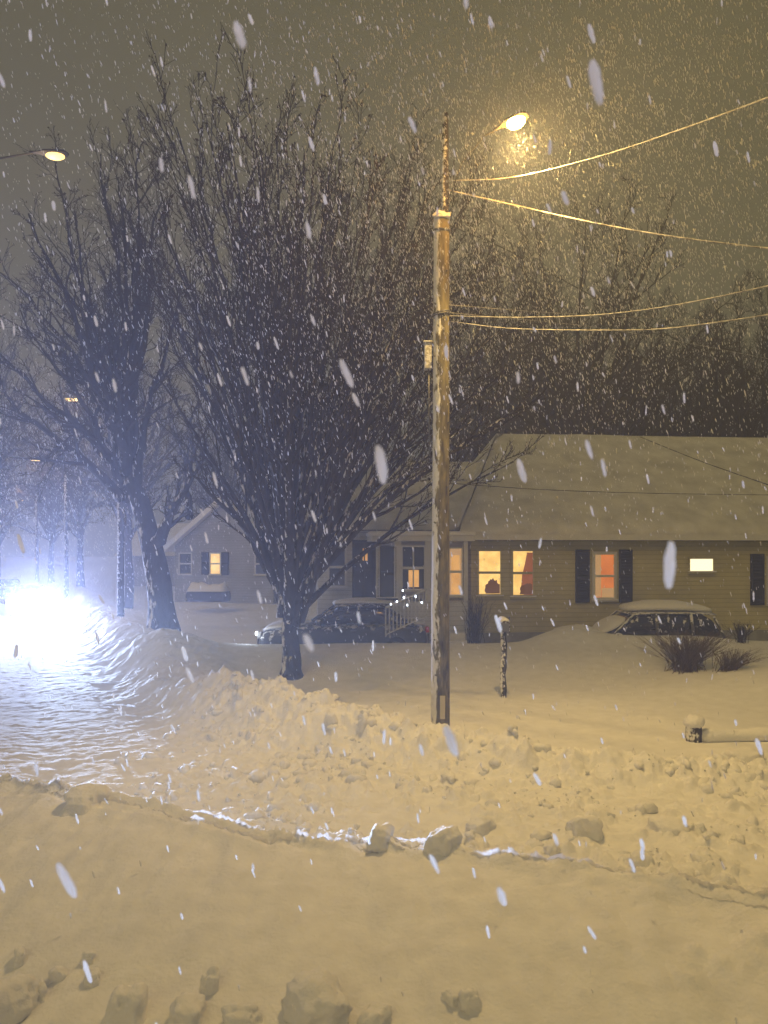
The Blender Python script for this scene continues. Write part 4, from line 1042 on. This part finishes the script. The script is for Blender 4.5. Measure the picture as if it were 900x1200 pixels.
def clumps(n, box, seed, smin, smax, asp):
    r_ = np.random.default_rng(seed); x0, x1, y0, y1, z0, z1 = box
    c = np.stack([r_.uniform(x0, x1, n), r_.uniform(y0, y1, n), r_.uniform(z0, z1, n)], 1)
    vis = (np.abs(c[:, 0]) < c[:, 1]*.62+.5) & (c[:, 2]-CZ < c[:, 1]*.85+.5) & (c[:, 2]-CZ > -c[:, 1]*.75-.3)
    c = c[vis]; c = c[c[:, 2] > height(c[:, 0], c[:, 1])+.05]; n = len(c)
    d = nrm(np.array([.26, .08, -1.])+r_.normal(size=(n, 3))*np.array([.14, .12, .0]))
    a = nrm(np.cross(d, r_.normal(size=(n, 3)))); b = np.cross(d, a)
    s = r_.uniform(smin, smax, n); l = s*r_.uniform(asp[0], asp[1], n)
    K, S = 7, 8; V = np.empty((n, K*S+2, 3)); V[:, 0] = c-d*l[:, None]; V[:, -1] = c+d*l[:, None]
    for j in range(K):
        t = -.92+1.84*j/(K-1); w_ = (1-abs(t)**3.2)**.5
        for k in range(S):
            th = k*2*math.pi/S; rr = s*w_*r_.uniform(.78, 1.12, n)
            V[:, 1+j*S+k] = c+d*(l*t)[:, None]+(a*math.cos(th)+b*math.sin(th))*rr[:, None]
    tri = []; quad = []; L = K*S+1
    for k in range(S):
        k2 = (k+1) % S; tri += [(0, 1+k2, 1+k), (L, 1+(K-1)*S+k, 1+(K-1)*S+k2)]
        for j in range(K-1): quad.append((1+j*S+k, 1+j*S+k2, 1+(j+1)*S+k2, 1+(j+1)*S+k))
    off = (np.arange(n)*(K*S+2))[:, None, None]
    return V.reshape(-1, 3), (np.array(tri)[None]+off).reshape(-1, 3), (np.array(quad)[None]+off).reshape(-1, 4)
M_flake = bpy.data.materials.new('snowflake'); M_flake.use_nodes = True
t_ = M_flake.node_tree; p = t_.nodes['Principled BSDF']; p.inputs['Base Color'].default_value = (.9, .9, .92, 1); p.inputs['Roughness'].default_value = .6
p.inputs['Specular IOR Level'].default_value = .3
tl = t_.nodes.new('ShaderNodeBsdfTranslucent'); tl.inputs['Color'].default_value = (.9, .9, .92, 1)
mx = t_.nodes.new('ShaderNodeMixShader'); mx.inputs[0].default_value = .8
t_.links.new(p.outputs[0], mx.inputs[1]); t_.links.new(tl.outputs[0], mx.inputs[2]); t_.links.new(mx.outputs[0], t_.nodes['Material Output'].inputs['Surface'])
sets = [clumps(260, (-3.6, 3.6, 1.3, 4.2, 0, 7), 12, .0035, .013, (2.6, 4.8)),
        clumps(950, (-5, 5, 2.2, 6.0, 0, 9), 2, .0035, .008, (3.2, 5.5)),
        flakes(4600, (-10, 10, 5.5, 13, 0, 14), seed=3, smin=.003, smax=.006, asp=(4, 7)),
        flakes(7500, (-18, 16, 9, 26, 0, 22), seed=4, smin=.0035, smax=.0065, asp=(3, 6)),
        flakes(34000, (-.9, 7.0, 8, 15, 5.5, 13), cen=(2.2, 11.4, 8.9), sig=(3.0, 2.2, 2.2), seed=5, smin=.003, smax=.0058, asp=(3, 6)),
        flakes(22000, (-30, -8, 20, 40, 0, 12), seed=6, smin=.006, smax=.010, asp=(3, 6))]
VV = []; TT = []; QQ = []; b = 0
for v_, t3, q4 in sets: VV.append(v_); TT.append(t3+b); QQ.append(q4+b); b += len(v_)
fl = mesh_np('falling_snow', np.concatenate(VV), [np.concatenate(TT), np.concatenate(QQ)], M_flake)
tag(fl, 'wet snowflakes falling slantwise all over the scene', 'snow', kind='stuff')

# ------------------------------------------------------------------ haze
m = MB(); m.box(-140, 120, -25, 190, -1.5, 32)
hm = bpy.data.materials.new('haze'); hm.use_nodes = True; t_ = hm.node_tree; t_.nodes.clear()
o = t_.nodes.new('ShaderNodeOutputMaterial'); pv = t_.nodes.new('ShaderNodeVolumePrincipled')
pv.inputs['Color'].default_value = (.74, .79, .98, 1); pv.inputs['Density'].default_value = .0058; pv.inputs['Anisotropy'].default_value = .38  # bluish scatter colour put in to turn the headlight halo blue
t_.links.new(pv.outputs[0], o.inputs['Volume'])
hzo = m.build('haze', hm); tag(hzo, 'thin haze of fine blowing snow filling the night air', 'haze', kind='stuff')
